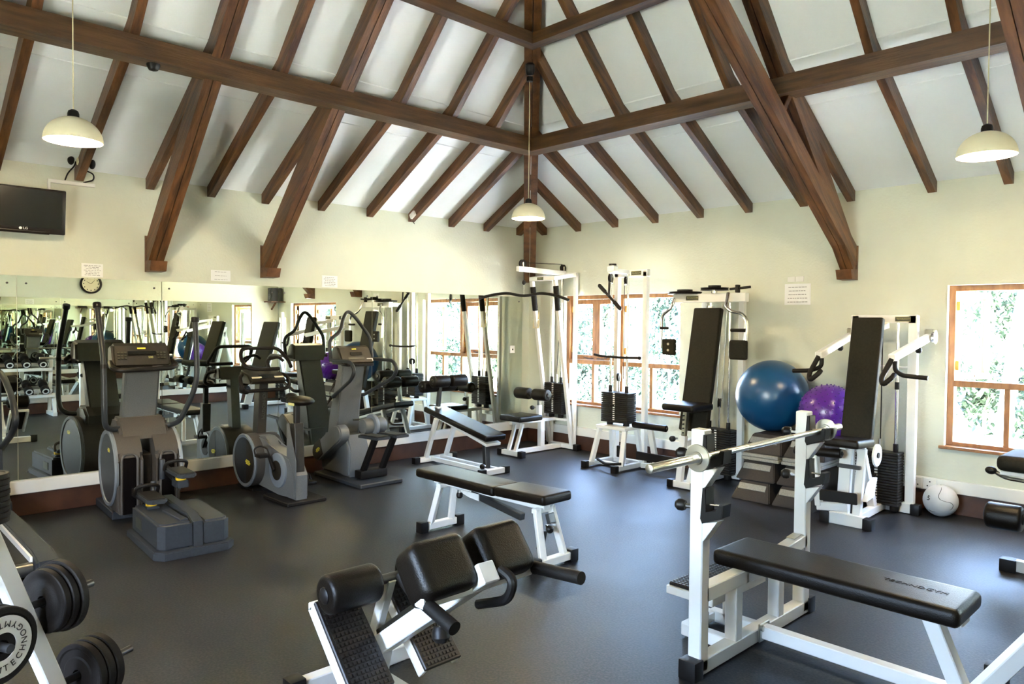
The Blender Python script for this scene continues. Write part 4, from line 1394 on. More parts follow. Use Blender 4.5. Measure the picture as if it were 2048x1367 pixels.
bar = thing('barbell', 'bare steel barbell resting on the bench press uprights', 'barbell', (5.115, -3.6, 0.985))
BX_, BZ = 5.115, 0.988
MB().cyl((BX_, -4.12, BZ), (BX_, -2.93, BZ), 0.0135, seg=18).build('shaft', 'steel', bar)
MB().cyl((BX_, -4.49, BZ), (BX_, -4.12, BZ), 0.0185, seg=22, bevel=0.003).build('sleeve', 'steel', bar)
MB().cyl((BX_, -2.93, BZ), (BX_, -2.725, BZ), 0.0185, seg=22, bevel=0.003).build('sleeve', 'steel', bar)
for y in (-4.15, -2.90):
    MB().lathe([(0.0, -0.012), (0.026, -0.012), (0.028, -0.006), (0.056, -0.005), (0.058, 0.0), (0.056, 0.005), (0.028, 0.006), (0.026, 0.012), (0.0, 0.012)], (BX_, y, BZ), (0, 1, 0), 28).build('collar', 'steel', bar)
MB().cyl((BX_, -3.74, BZ), (BX_, -3.30, BZ), 0.0152, seg=18).build('polished_grip', 'chrome', bar)

# ------------------------------------------------------------------ hyperextension bench (centre foreground)
hy = thing('hyperextension_bench', 'white back extension bench with thick black hip pads in the front centre', 'bench', (4.4, -5.076, 0))
hc = -5.076
MB().bar((4.12, hc, 0.135), (4.86, hc, 0.665), 0.075, 0.075).build('main_beam', 'white_metal', hy)
MB().bar((4.20, hc, 0.245), (4.62, hc, 0.546), 0.06, 0.03).build('beam_cover', 'vinyl_matt', hy)
MB().bar((4.02, -5.345, 0.035), (4.02, -4.80, 0.035), 0.06, 0.07).bar((4.02, hc, 0.035), (5.05, hc, 0.035), 0.07, 0.06).bar((4.16, hc, 0.05), (4.20, hc, 0.2), 0.07, 0.07).build('base_frame', 'white_metal', hy)
feet(hy, [(4.02, -5.38), (4.02, -4.77)], (0.075, 0.07, 0.085))
for k, (ya, yb) in enumerate(((-5.345, -5.145), (-5.007, -4.805))):
    ym = (ya + yb) / 2
    a, b = V((4.08, ym, 0.385)), V((4.375, ym, 0.10))
    d = (b - a).normalized()
    nrm = V((-d.z, 0, d.x))
    mb = MB()
    mb.bar(a - V((0, (yb - ya) / 2 - 0.0125, 0)), b - V((0, (yb - ya) / 2 - 0.0125, 0)), 0.025, 0.05, nrm)
    mb.bar(a + V((0, (yb - ya) / 2 - 0.0125, 0)), b + V((0, (yb - ya) / 2 - 0.0125, 0)), 0.025, 0.05, nrm)
    mb.bar(a - V((0, (yb - ya) / 2, 0)), a + V((0, (yb - ya) / 2, 0)), 0.03, 0.03)
    fp = mb.build('foot_plate', 'white_metal', hy)
    MB().bar(a + nrm * 0.03, b + nrm * 0.03, yb - ya - 0.012, 0.018, nrm).build('tread', 'rib_rubber', fp)
    mb = MB()
    L_ = (b - a).length
    for i in range(19):
        for j in range(9):
            p = a + d * (0.018 + i * (L_ - 0.036) / 18) + V((0, -0.074 + j * 0.0185, 0)) + nrm * 0.0415
            s_, d_, u_ = frame_from(d, nrm)
            mb.box(p, (0.011, 0.013, 0.005), rot=M((V((0, 1, 0)), d, nrm)).transposed())
    mb.build('tread_stud', 'rib_rubber', fp, 0, kind='stuff')
roller(hy, (4.25, -5.375, 0.485), (4.25, -5.145, 0.485), 0.078)
roller(hy, (4.25, -5.007, 0.485), (4.25, -4.777, 0.485), 0.078)
MB().cyl((4.25, -5.15, 0.485), (4.25, -5.0, 0.485), 0.02, seg=12).build('roller_axle', 'dark_steel', hy)
MB().bar((4.25, hc, 0.485), (4.12, hc, 0.16), 0.04, 0.05).build('roller_bracket', 'white_metal', hy)
for (ya, yb) in ((-5.335, -5.095), (-5.05, -4.815)):
    o = MB().box((4.742, (ya + yb) / 2, 0.672), (0.205, yb - ya, 0.150), 0.050, 5, rot=M.Rotation(R(52), 3, 'Y')).build('hip_pad', 'vinyl', hy, 70)
MB().bar((4.79, -5.33, 0.60), (4.79, -4.81, 0.60), 0.05, 0.04).build('pad_carrier', 'white_metal', hy)
MB().tube([(4.72, -4.80, 0.60), (4.80, -4.80, 0.605), (5.05, -4.80, 0.625)], 0.024, 14, 0.04).build('handle', 'black_rubber', hy)
MB().tube([(4.66, -5.305, 0.66), (4.72, -5.305, 0.61), (4.95, -5.305, 0.555)], 0.024, 14, 0.05).build('handle', 'black_rubber', hy)
MB().tube([(4.86, -5.02, 0.66), (4.93, -5.02, 0.64), (4.90, -5.02, 0.56), (4.74, -5.02, 0.50)], 0.018, 10, 0.04).build('latch_lever', 'black_plastic', hy)
knob(hy, (4.60, hc - 0.01, 0.43), (0.25, -0.15, -1), 0.034, 0.035)

# ------------------------------------------------------------------ plate tree (left foreground)
A0 = V((4.085, -6.418, 0.90))
uu = V((-0.456, 0.89, 0))
nn = V((0.89, 0.456, 0))
ptree = thing('plate_rack', 'white A-frame weight plate rack cut off by the lower left corner', 'rack', (A0.x, A0.y, 0))
mb = MB()
for sg in (1, -1):
    MB().bar(A0 + V((0, 0, 0.0)), A0 + uu * (0.34 * sg) - V((0, 0, 0.88)), 0.045, 0.055, uu).build('leg', 'white_metal', ptree)
    MB().bar(A0 + uu * (0.34 * sg) + nn * 0.28 - V((0, 0, 0.87)), A0 + uu * (0.34 * sg) - nn * 0.28 - V((0, 0, 0.87)), 0.06).build('foot_bar', 'white_metal', ptree)
MB().bar(A0 - uu * 0.15 - V((0, 0, 0.34)), A0 + uu * 0.15 - V((0, 0, 0.34)), 0.05).build('cross_bar', 'white_metal', ptree)
MB().box(A0 + V((0, 0, -0.02)), (0.055, 0.055, 0.07), 0.006).build('top_block', 'white_metal', ptree)
pegs = [(A0 + uu * (0.4 * 0.28) - V((0, 0, 0.28)), uu, 0.255), (A0 + uu * (0.4 * 0.58) - V((0, 0, 0.58)), uu, 0.30),
        (A0 - uu * 0.05 - V((0, 0, 0.31)), nn, 0.17), (A0 + V((0, 0, 0.02)), V((0, 0, 1)), 0.19)]
for p, d, ln in pegs:
    MB().cyl(p, p + d * ln, 0.013, seg=14).build('peg', 'dark_steel', ptree)


def disc(label, c, ax, r, th, m='black_rubber', face=False, hub=0.02):
    prof = [(hub, -th / 2), (r * 0.55, -th / 2), (r * 0.60, -th * 0.36), (r * 0.80, -th * 0.36), (r * 0.85, -th / 2), (r * 0.97, -th / 2), (r, -th * 0.38),
            (r, th * 0.38), (r * 0.97, th / 2), (r * 0.85, th / 2), (r * 0.80, th * 0.36), (r * 0.60, th * 0.36), (r * 0.55, th / 2), (hub, th / 2)]
    if face:
        t = thing('weight_plate', label, 'weight plate', c, group='weight plates on the rack')
        MB().lathe(prof, c, ax, 40, True).build('disc', m, t)
        return t
    return tag(MB().lathe(prof, c, ax, 40, True).build('weight_plate', m), label, 'weight plate', 'weight plates on the rack')


p0, d0, _ = pegs[0]
for k, (o, r, th) in enumerate(((0.080, 0.104, 0.024), (0.106, 0.110, 0.024), (0.134, 0.118, 0.026))):
    disc(['innermost black plate on the upper right peg of the rack', 'middle black plate on the upper right peg of the rack', 'outermost black plate on the upper right peg of the rack'][k], p0 + d0 * o, d0, r, th)
p1, d1, _ = pegs[1]
for k, (o, r, th) in enumerate(((0.090, 0.108, 0.03), (0.123, 0.110, 0.03), (0.157, 0.112, 0.03))):
    disc(['innermost black plate on the lowest peg of the rack', 'middle black plate on the lowest peg of the rack', 'outermost black plate on the lowest peg of the rack'][k], p1 + d1 * o, d1, r, th)
p2, d2, _ = pegs[2]
wp = disc('black weight plate with white lettered face at the lower left edge', p2 + d2 * 0.12, d2, 0.112, 0.03, face=True)
MB().lathe([(0.040, 0.0), (0.088, 0.0), (0.088, 0.003), (0.040, 0.003)], p2 + d2 * 0.136, d2, 48, True).build('face_ring', 'plate_white', wp)
fm = facing(p2 + d2 * 0.1395, d2)
txt = 'TECHNOGYM'
mbx = None
for i, ch in enumerate(txt + txt):
    half = i // len(txt)
    a = R(-83 + 20.0 * (i % len(txt))) + half * pi      # ring text, counter-clockwise from lower right
    loc = fm @ M.Rotation(a, 4, 'Z') @ M.Translation((0.065, 0, 0)) @ M.Rotation(R(90), 4, 'Z')
    lettering(ch, 0.026, 'ink_black', wp, loc, 'letter', 0.0005)
disc('black weight plate behind the lettered plate on the front peg', p2 + d2 * 0.085, d2, 0.112, 0.03)
for k in range(9):
    disc(['lowest', 'second lowest', 'third lowest', 'fourth', 'fifth', 'sixth', 'seventh', 'second highest', 'topmost'][k] + ' small black disc of the pile on top of the rack', A0 + V((0, 0, 0.033 + k * 0.0165)), V((0, 0, 1)), 0.062 + 0.002 * (k % 2), 0.0155)
tag(MB().tube([A0 + V((0.015, 0, 0.19)), A0 + V((0.02, 0.0, 0.215)), A0 + V((-0.015, 0, 0.215)), A0 + V((-0.015, 0, 0.19))], 0.005, 8, 0.012).build('ring_clip', 'chrome'), 'small chrome ring on top of the disc pile at the left edge', 'ring')


# ================================================================== CARDIO MACHINES
def logo(parent, c, nrm, w=0.05, upv=(0, 0, 1), roll=0.0):
    """small yellow hexagon-and-bars emblem"""
    mx = facing(c, nrm, upv, roll)
    mb = MB()
    for dx, dy, ww in ((0.0, 0.30, 0.72), (0.0, 0.0, 1.0), (0.0, -0.30, 0.72)):
        mb.box((dx * w, dy * w * 0.5, 0.001), (ww * w, w * 0.10, 0.002), mx=mx)
    mb.box((-w * 0.3, 0, 0.001), (w * 0.08, w * 0.36, 0.002), mx=mx).box((w * 0.3, 0, 0.001), (w * 0.08, w * 0.36, 0.002), mx=mx)
    mb.build('logo', 'yellow_print', parent, 0)


def circ(cx, cz, r, a0, a1, n):
    return [(cx + r * cos(R(a0 + (a1 - a0) * k / n)), cz + r * sin(R(a0 + (a1 - a0) * k / n))) for k in range(n + 1)]


# ------------------------------------------------------------------ elliptical cross trainer
EO, EA = V((0.02, -4.875, 0)), R(-3.7)
ELM = M.Translation(EO) @ M.Rotation(EA, 4, 'Z')
el = thing('elliptical_trainer', 'grey elliptical trainer with two big discs and upright swing handles', 'cardio machine', EO, EA)


class LB(MB):
    """builder in the machine's own axes"""
    def build(self, name, m, parent=None, smooth=35, kind=None, label=None):
        self.bm.transform(ELM)
        return super().build(name, m, parent, smooth, kind, label)


LB().span((0.03, -0.22, 0.0), (0.62, 0.22, 0.065), 0.006).build('base_plate', 'slate_plastic', el)
for sg in (-1, 1):
    y0, y1 = sorted((sg * 0.045, sg * 0.225))
    out = circ(0.54, 0.395, 0.29, 20, 270, 30) + [(0.70, 0.075), (0.80, 0.075), (0.815, 0.30), (0.80, 0.49)]
    hs = LB().prism(out, 'y', y0, y1, 0.02, 3).build('disc_housing', 'grey_plastic', el, 40)
    yo = sg * 0.226
    LB().lathe([(0.262, 0.0), (0.290, -0.012), (0.296, 0.004), (0.286, 0.016), (0.266, 0.012)], (0.54, yo, 0.395), (0, sg, 0), 48, True).build('rim', 'rim_plastic', hs)
    LB().lathe([(0.0, 0.006), (0.18, 0.010), (0.266, 0.004), (0.266, -0.004)], (0.54, yo, 0.395), (0, sg, 0), 48).build('disc_cover', 'slate_plastic', hs)
    lo = V((0.60, yo + sg * 0.009, 0.54))
    mm = M.Rotation(EA, 4, 'Z')
    logo(hs, ELM @ lo, (mm @ V((0, sg, 0))), 0.075)
    LB().span((0.795, y0 + 0.035, 0.075), (0.822, y1 - 0.045, 0.50), 0.01, 2).build('slot', 'slot_shade', hs)  # solid black block, paints the shade inside the pedal slot
    LB().span((0.70, y0 + 0.02, 0.49), (0.80, y0 + 0.025, 0.54)).tube([(0.815, y0 + 0.03, 0.08), (0.825, y0 + 0.03, 0.50), (0.80, y0 + 0.05, 0.525), (0.80, y1 - 0.06, 0.525), (0.825, y1 - 0.04, 0.50), (0.815, y1 - 0.04, 0.08)], 0.010, 8, 0.03).build('slot_frame', 'grey_plastic', hs)
LB().span((0.34, -0.05, 0.07), (0.70, 0.05, 0.50), 0.01).build('bridge', 'console_plastic', el)
LB().prism([(0.36, 0.60), (0.70, 0.62), (0.66, 0.70), (0.56, 0.775), (0.42, 0.775), (0.34, 0.70)], 'y', -0.175, 0.175, 0.02, 3).build('neck_cover', 'grey_plastic', el)
LB().prism([(0.40, 0.74), (0.52, 0.74), (0.645, 1.19), (0.56, 1.19)], 'y', -0.125, 0.125, 0.012, 2).build('column', 'silver_plastic', el)
cs = LB().prism([(0.46, 1.17), (0.65, 1.17), (0.665, 1.19), (0.60, 1.335), (0.56, 1.355), (0.48, 1.33)], 'y', -0.215, 0.20, 0.02, 3).build('console', 'console_plastic', el)
cn = V((cos(R(24)), 0, sin(R(24))))
cp = V((0.645, -0.01, 1.268))


def on_console(u, v, w, h, m, nm, th=0.004):
    rot = M((V((0, 1, 0)), V((-sin(R(24)), 0, cos(R(24)))), cn)).transposed()
    p = cp + V((0, 1, 0)) * u + V((-sin(R(24)), 0, cos(R(24)))) * v
    LB().box(p, (w, h, th), 0.0, rot=rot).build(nm, m, cs, 0)


on_console(0.0, 0.015, 0.20, 0.028, 'screen_dark', 'display')
on_console(0.0, 0.052, 0.06, 0.012, 'yellow_print', 'logo', 0.002)
lettering('500', 0.024, 'badge_gold', cs, ELM @ M.Translation(cp + V((0.012, 0.06, -0.022))) @ M((V((0, 1, 0)), V((-sin(R(24)), 0, cos(R(24)))), cn)).transposed().to_4x4(), 'lettering', 0.0005)
for i in range(3):
    for j in range(3):
        on_console(0.115 + i * 0.024, -0.028 + j * 0.022, 0.016, 0.012, 'badge_dark', 'button', 0.006)
        on_console(-0.165 + i * 0.024, -0.028 + j * 0.022, 0.016, 0.012, 'badge_dark', 'button', 0.006)
LB().tube([(0.60, -0.22, 1.21), (0.70, -0.235, 1.17), (0.76, -0.18, 1.155), (0.76, 0.17, 1.165), (0.70, 0.235, 1.18), (0.60, 0.22, 1.21)], 0.02, 10, 0.06).span((0.64, -0.17, 1.145), (0.76, 0.17, 1.175), 0.012, 2).build('console_tray', 'black_plastic', el)
LB().span((0.7, 0.05, 1.176), (0.755, 0.15, 1.18)).build('label_strip', 'paper', el, 0)
h1 = LB().tube([(0.60, -0.16, 0.70), (0.62, -0.23, 0.70), (0.68, -0.275, 0.735), (0.71, -0.285, 0.84), (0.69, -0.285, 1.25), (0.47, -0.285, 1.64)], 0.0205, 14, 0.09).build('swing_handle', 'tube_dark', el)
LB().cyl((0.48, -0.285, 1.625), (0.462, -0.285, 1.665), 0.03, seg=18, bevel=0.008).build('end_cap', 'black_plastic', h1)
LB().cyl((0.694, -0.285, 1.17), (0.692, -0.285, 1.20), 0.0235, seg=16).build('joint_sleeve', 'black_plastic', h1)
h2 = LB().tube([(0.60, 0.16, 0.70), (0.62, 0.21, 0.70), (0.70, 0.25, 0.735), (0.80, 0.32, 0.95), (0.84, 0.34, 1.08), (0.84, 0.34, 1.20), (0.80, 0.34, 1.53)], 0.0205, 14, 0.10).build('swing_handle', 'tube_dark', el)
LB().cyl((0.80, 0.34, 1.52), (0.795, 0.34, 1.56), 0.03, seg=18, bevel=0.008).build('end_cap', 'black_plastic', h2)
# front box with flange, centre rail and pods
bxo = LB().prism([(1.16, -0.235), (1.84, -0.235), (1.90, -0.18), (1.90, 0.22), (1.84, 0.275), (1.16, 0.275)], 'z', 0.0, 0.055, 0.008, 2).build('front_box', 'slate_plastic', el)
LB().prism([(1.19, -0.205), (1.82, -0.205), (1.86, -0.165), (1.86, 0.00), (1.19, 0.0)], 'z', 0.05, 0.225, 0.015, 3).build('box_pod', 'slate_plastic', bxo)
LB().prism([(1.19, 0.075), (1.86, 0.075), (1.86, 0.205), (1.82, 0.245), (1.19, 0.245)], 'z', 0.05, 0.215, 0.015, 3).build('box_pod', 'slate_plastic', bxo)
LB().prism([(1.15, 0.05), (1.865, 0.05), (1.85, 0.215), (1.72, 0.25), (1.15, 0.26)], 'y', 0.0, 0.075, 0.008, 2).build('box_rail', 'slate_plastic', bxo)
LB().span((1.30, -0.210, 0.10), (1.44, -0.204, 0.17)).build('label_plate', 'badge_dark', bxo, 0)
LB().bar((1.50, -0.07, 0.232), (1.82, -0.04, 0.228), 0.05, 0.02).build('box_rib', 'slate_plastic', bxo)
for sg, xp, zp, za in ((1, 1.18, 0.405, 0.40), (-1, 1.30, 0.275, 0.24)):
    yy = sg * 0.115
    a_ = LB().bar((0.72, yy, za), (xp - 0.05, yy - sg * 0.02, zp - 0.03), 0.035, 0.06).build('pedal_arm', 'black_plastic', el)
    p_ = LB().prism([(xp - 0.16, yy - 0.06), (xp + 0.14, yy - 0.06), (xp + 0.18, yy - 0.03), (xp + 0.18, yy + 0.05), (xp + 0.14, yy + 0.075), (xp - 0.16, yy + 0.075)], 'z', zp, zp + 0.028, 0.006, 2).build('pedal', 'slate_plastic', el)
    LB().span((xp - 0.14, yy - 0.045, zp + 0.028), (xp + 0.15, yy + 0.06, zp + 0.033), 0.002).build('pedal_grip', 'rib_rubber', p_)
    LB().tube([(xp - 0.14, yy - 0.07, zp + 0.02), (xp - 0.10, yy - 0.07, zp + 0.075), (xp - 0.06, yy, zp + 0.095), (xp - 0.10, yy + 0.08, zp + 0.075), (xp - 0.14, yy + 0.08, zp + 0.02)], 0.013, 8, 0.04).build('foot_strap', 'black_rubber', p_)
    LB().cyl((xp + 0.02, yy, zp - 0.035), (xp + 0.02, yy, zp), 0.036, seg=18).build('pedal_bush', 'yellow_plastic', p_)
    LB().prism([(xp - 0.05, zp - 0.09), (xp + 0.08, zp - 0.085), (xp + 0.08, zp - 0.035), (xp - 0.05, zp - 0.035)], 'y', yy - 0.045, yy + 0.045, 0.008, 2).build('pedal_block', 'slate_plastic', p_)
    LB().cyl((xp - 0.20, yy - sg * 0.07, zp - 0.06), (xp - 0.20, yy - sg * 0.07, zp + 0.09), 0.02, seg=14, bevel=0.006).build('link_pin', 'slate_plastic', p_)

# ------------------------------------------------------------------ exercise bike
bk = thing('exercise_bike', 'grey exercise bike with round flywheel housing between elliptical and stepper', 'cardio machine', (0.6, -3.80, 0))
MB().span((0.70, -3.96, 0.0), (1.15, -3.60, 0.03), 0.006).span((0.10, -3.93, 0.0), (0.42, -3.66, 0.03), 0.006).build('base_plate', 'black_rubber', bk)
fw_ = MB().cyl((0.305, -3.945, 0.272), (0.305, -3.665, 0.272), 0.238, seg=48, bevel=0.012).build('flywheel_housing', 'grey_plastic', bk)
MB().lathe([(0.205, 0.006), (0.238, -0.006), (0.243, 0.006), (0.232, 0.016), (0.210, 0.012)], (0.305, -3.947, 0.272), (0, -1, 0), 48, True).build('rim', 'rim_plastic', fw_)
MB().lathe([(0.0, 0.010), (0.208, 0.010), (0.208, 0.002)], (0.305, -3.947, 0.272), (0, -1, 0), 48).build('disc_cover', 'slate_plastic', fw_)
MB().prism(circ(0.305, 0.272, 0.205, -75, 75, 16), 'y', -3.9595, -3.957).build('disc_panel', 'console_plastic', fw_)
logo(fw_, (0.395, -3.961, 0.265), (0, -1, 0), 0.10, roll=R(-8))
MB().prism([(0.28, 0.05), (0.80, 0.03), (1.085, 0.03), (1.085, 0.235), (0.98, 0.37), (0.80, 0.40), (0.60, 0.43), (0.50, 0.50), (0.30, 0.50)], 'y', -3.865, -3.735, 0.015, 2).build('body_shell', 'silver_plastic', bk)
cg = MB().cyl((0.80, -3.885, 0.245), (0.80, -3.715, 0.245), 0.15, seg=36, bevel=0.008).build('chain_guard', 'rim_plastic', bk)
MB().cyl((0.80, -3.890, 0.245), (0.80, -3.88, 0.245), 0.085, seg=30).build('guard_opening', 'console_plastic', cg)
for sg, dx, dz in ((-1, -0.10, 0.125), (1, 0.10, -0.125)):
    yq = -3.80 + sg * 0.11
    MB().bar((0.80, yq, 0.245), (0.80 + dx, yq, 0.245 + dz), 0.02, 0.035).build('crank', 'black_plastic', bk)
    pd = MB().box((0.80 + dx, yq + sg * 0.06, 0.245 + dz), (0.11, 0.09, 0.03), 0.006, 2).build('pedal', 'black_plastic', bk)
    MB().tube([(0.85 + dx, yq + sg * 0.02, 0.255 + dz), (0.84 + dx, yq + sg * 0.03, 0.31 + dz), (0.76 + dx, yq + sg * 0.06, 0.325 + dz), (0.73 + dx, yq + sg * 0.10, 0.30 + dz), (0.75 + dx, yq + sg * 0.10, 0.255 + dz)], 0.008, 8, 0.03).build('toe_strap', 'black_rubber', pd)
MB().bar((0.27, -3.80, 0.44), (0.33, -3.80, 1.01), 0.085, 0.10, (1, 0, 0)).build('handle_post', 'console_plastic', bk)
bc = MB().prism([(0.22, 0.97), (0.46, 0.97), (0.48, 0.995), (0.40, 1.06), (0.24, 1.09)], 'y', -3.97, -3.63, 0.014, 2).build('console', 'console_plastic', bk)
rotc = M.Rotation(R(38), 3, 'Y')
MB().box((0.435, -3.80, 1.035), (0.05, 0.14, 0.004), rot=M.Rotation(R(40), 3, 'Y')).build('display', 'screen_dark', bc, 0)
MB().box((0.445, -3.69, 1.028), (0.018, 0.09, 0.004), rot=M.Rotation(R(40), 3, 'Y')).box((0.445, -3.90, 1.028), (0.018, 0.09, 0.004), rot=M.Rotation(R(40), 3, 'Y')).build('sensor_strip', 'card_paper', bc, 0)
lettering('TECHNOGYM', 0.045, 'badge_dark', bk, facing((0.372, -3.80, 0.78), (1, 0, -0.1), (0, 1, 0)), 'lettering')
MB().tube([(0.50, -3.60, 1.12), (0.42, -3.58, 1.17), (0.28, -3.62, 1.285), (0.28, -3.97, 1.285), (0.33, -4.0, 1.20), (0.45, -4.0, 1.12), (0.50, -3.93, 1.105), (0.52, -3.72, 1.105)], 0.0165, 12, 0.06).build('handlebar', 'black_rubber', bk)
MB().tube([(0.30, -3.70, 1.07), (0.25, -3.73, 1.17), (0.25, -3.60, 1.20), (0.25, -3.55, 1.16)], 0.014, 10, 0.05).build('aero_bar', 'black_rubber', bk)
MB().tube([(0.30, -3.97, 1.05), (0.38, -4.03, 1.03), (0.44, -4.03, 0.93), (0.40, -3.98, 0.905), (0.38, -3.62, 0.905), (0.42, -3.57, 0.93), (0.38, -3.57, 1.03), (0.30, -3.63, 1.05)], 0.0165, 12, 0.06).build('lower_handlebar', 'black_rubber', bk)
MB().bar((1.025, -3.80, 0.22), (1.0, -3.80, 0.67), 0.08, 0.085, (1, 0, 0)).build('seat_tube', 'console_plastic', bk)
MB().prism([(0.93, 0.20), (1.09, 0.20), (1.09, 0.36), (0.96, 0.67), (0.93, 0.66)], 'y', -3.858, -3.85, 0.002).build('seat_tube_cover', 'silver_plastic', bk)
MB().bar((1.0, -3.80, 0.62), (0.995, -3.80, 0.83), 0.045, 0.045).build('seat_post', 'black_plastic', bk)
sd = MB().sphere((1.06, -3.80, 0.865), 0.1, (1.55, 1.05, 0.42), 28, 16).sphere((0.90, -3.80, 0.885), 0.05, (1.6, 0.9, 0.7), 20, 12).build('saddle', 'vinyl', bk, 60)
MB().box((1.10, -3.903, 0.845), (0.10, 0.008, 0.022), 0.003).build('saddle_label', 'badge_gold', sd)
MB().box((0.60, -3.80, 0.075), (0.1, 0.12, 0.05), 0.005).build('heel_guard', 'yellow_plastic', bk)

# ------------------------------------------------------------------ stepper
sp_ = thing('stair_stepper', 'grey stair stepper with looped black handles in front of the mirror', 'cardio machine', (0.55, -2.93, 0))
MB().span((0.12, -3.16, 0.0), (0.99, -2.69, 0.04), 0.008).build('base_plate', 'slate_plastic', sp_)
MB().prism([(0.12, 0.04), (0.62, 0.04), (0.64, 0.30), (0.58, 0.44), (0.16, 0.42), (0.10, 0.2)], 'y', -3.07, -2.84, 0.02, 3).build('body_shell', 'silver_plastic', sp_)
ang = math.atan2(0.27, 0.40)
px_ = []
for (cx, cz, a0, a1) in ((0.20, 0.245, ang * 180 / pi + 90, ang * 180 / pi + 270), (0.56, 0.46, ang * 180 / pi - 90, ang * 180 / pi + 90)):
    px_ += circ(cx, cz, 0.085, a0, a1, 12)
pod = MB().prism(px_, 'y', -3.17, -3.06, 0.014, 3).build('side_pod', 'silver_plastic', sp_)
MB().prism(circ(0.20, 0.245, 0.078, ang * 180 / pi + 90, ang * 180 / pi + 270, 12) + [(0.32, 0.24), (0.26, 0.385)], 'y', -3.176, -3.16, 0.004).build('pod_panel', 'console_plastic', pod)
logo(pod, (0.235, -3.178, 0.27), (0, -1, 0), 0.085, roll=R(30))
MB().prism([(0.16, 0.25), (0.36, 0.25), (0.40, 0.70), (0.50, 1.14), (0.40, 1.14), (0.24, 0.60)], 'y', -3.05, -2.80, 0.014, 2).build('column', 'silver_plastic', sp_)
MB().box((0.425, -2.86, 0.56), (0.02, 0.07, 0.02), 0.003).build('name_tag', 'badge_dark', sp_)
MB().cyl((0.52, -2.85, 0.50), (0.52, -2.60, 0.50), 0.075, seg=30, bevel=0.01).build('drum', 'silver_plastic', sp_)
MB().cyl((0.52, -2.755, 0.50), (0.52, -2.715, 0.50), 0.115, seg=36, bevel=0.008).build('drum_flange', 'rim_plastic', sp_)
for y in (-3.0, -2.79):
    pdl = MB().prism([(0.80, 0.445), (1.12, 0.455), (1.12, 0.48), (0.80, 0.47)], 'y', y - 0.075, y + 0.075, 0.006, 2).build('step_pedal', 'slate_plastic', sp_)
    MB().box((0.96, y, 0.480), (0.28, 0.13, 0.006), 0.002, rot=M.Rotation(R(-2), 3, 'Y')).build('pedal_grip', 'rib_rubber', pdl)
    MB().bar((0.98, y, 0.45), (0.76, y, 0.09), 0.045, 0.055).build('pedal_arm', 'black_plastic', sp_)
MB().box((0.76, -2.90, 0.085), (0.12, 0.30, 0.08), 0.015, 2).build('pivot_block', 'black_plastic', sp_)
sc = MB().prism([(0.38, 1.12), (0.575, 1.12), (0.59, 1.145), (0.50, 1.285), (0.46, 1.30), (0.39, 1.28)], 'y', -3.12, -2.76, 0.016, 3).build('console', 'console_plastic', sp_)
cr = M((V((0, 1, 0)), V((-0.50, 0, 0.866)), V((0.866, 0, 0.50)))).transposed()
for p, s_, m_, nm in (((0.548, -2.94, 1.225), (0.13, 0.032, 0.004), 'screen_dark', 'display'), ((0.522, -2.95, 1.268), (0.05, 0.012, 0.003), 'yellow_print', 'logo'), ((0.575, -2.80, 1.165), (0.07, 0.03, 0.003), 'paper', 'label_strip'), ((0.570, -2.95, 1.18), (0.18, 0.02, 0.005), 'badge_dark', 'button_row')):
    MB().box(p, s_, rot=cr).build(nm, m_, sc, 0)
MB().span((0.50, -3.08, 1.105), (0.62, -2.78, 1.135), 0.01, 2).build('console_tray', 'black_plastic', sp_)
MB().tube([(0.47, -3.17, 1.15), (0.47, -3.19, 1.36), (0.46, -3.06, 1.44), (0.45, -3.03, 1.56), (0.44, -2.97, 1.65), (0.45, -2.89, 1.58), (0.47, -2.73, 1.38), (0.48, -2.715, 1.15)], 0.0175, 12, 0.06).build('handle_loop', 'tube_dark', sp_)
for y0, s_ in ((-3.17, -1), (-2.70, 1)):
    MB().tube([(0.46, y0, 1.165), (0.82, y0, 1.165), (0.90, y0, 1.09), (0.84, y0, 1.0), (0.40, y0 - s_ * 0.06, 0.80), (0.36, y0 - s_ * 0.10, 0.80)], 0.0175, 12, 0.07).build('side_handle', 'tube_dark', sp_)

# ------------------------------------------------------------------ treadmill (left edge)
tm = thing('treadmill', 'slate blue treadmill end showing at the left picture edge', 'cardio machine', (1.0, -6.12, 0))
for y0, y1 in ((-5.87, -5.755), (-6.50, -6.385)):
    MB().prism([(0.16, 0.03), (1.89, 0.03), (1.90, 0.15), (1.72, 0.175), (0.16, 0.175)], 'y', y0, y1, 0.012, 2).build('side_rail', 'slate_plastic', tm)
MB().span((0.16, -6.385, 0.08), (1.80, -5.87, 0.125), 0.004).build('belt', 'black_rubber', tm)
MB().span((0.25, -5.885, 0.126), (1.80, -5.872, 0.160)).build('belt_edge', 'plate_white', tm, 0)
MB().cyl((1.80, -6.38, 0.09), (1.80, -5.875, 0.09), 0.04, seg=18).build('rear_roller', 'dark_steel', tm)
MB().span((1.76, -5.90, 0.06), (1.80, -5.872, 0.11), 0.003).build('tension_bolt', 'brass', tm)
MB().span((0.08, -6.50, 0.02), (0.55, -5.755, 0.24), 0.03, 3).build('motor_cover', 'slate_plastic', tm)
for y in (-5.79, -6.465):
    MB().bar((0.20, y, 0.20), (0.13, y, 1.16), 0.06, 0.07).build('upright', 'slate_plastic', tm)
    MB().tube([(0.13, y + 0.03, 1.13), (0.30, y + 0.03, 1.10), (0.60, y + 0.03, 0.965), (0.715, y + 0.03, 0.83), (0.60, y + 0.03, 0.735), (0.15, y + 0.03, 0.56)], 0.022, 12, 0.08).build('hand_rail', 'tube_dark', tm)
MB().prism([(0.08, 1.14), (0.30, 1.12), (0.30, 1.15), (0.16, 1.32), (0.10, 1.32)], 'y', -6.44, -5.82, 0.015, 2).build('console', 'console_plastic', tm)
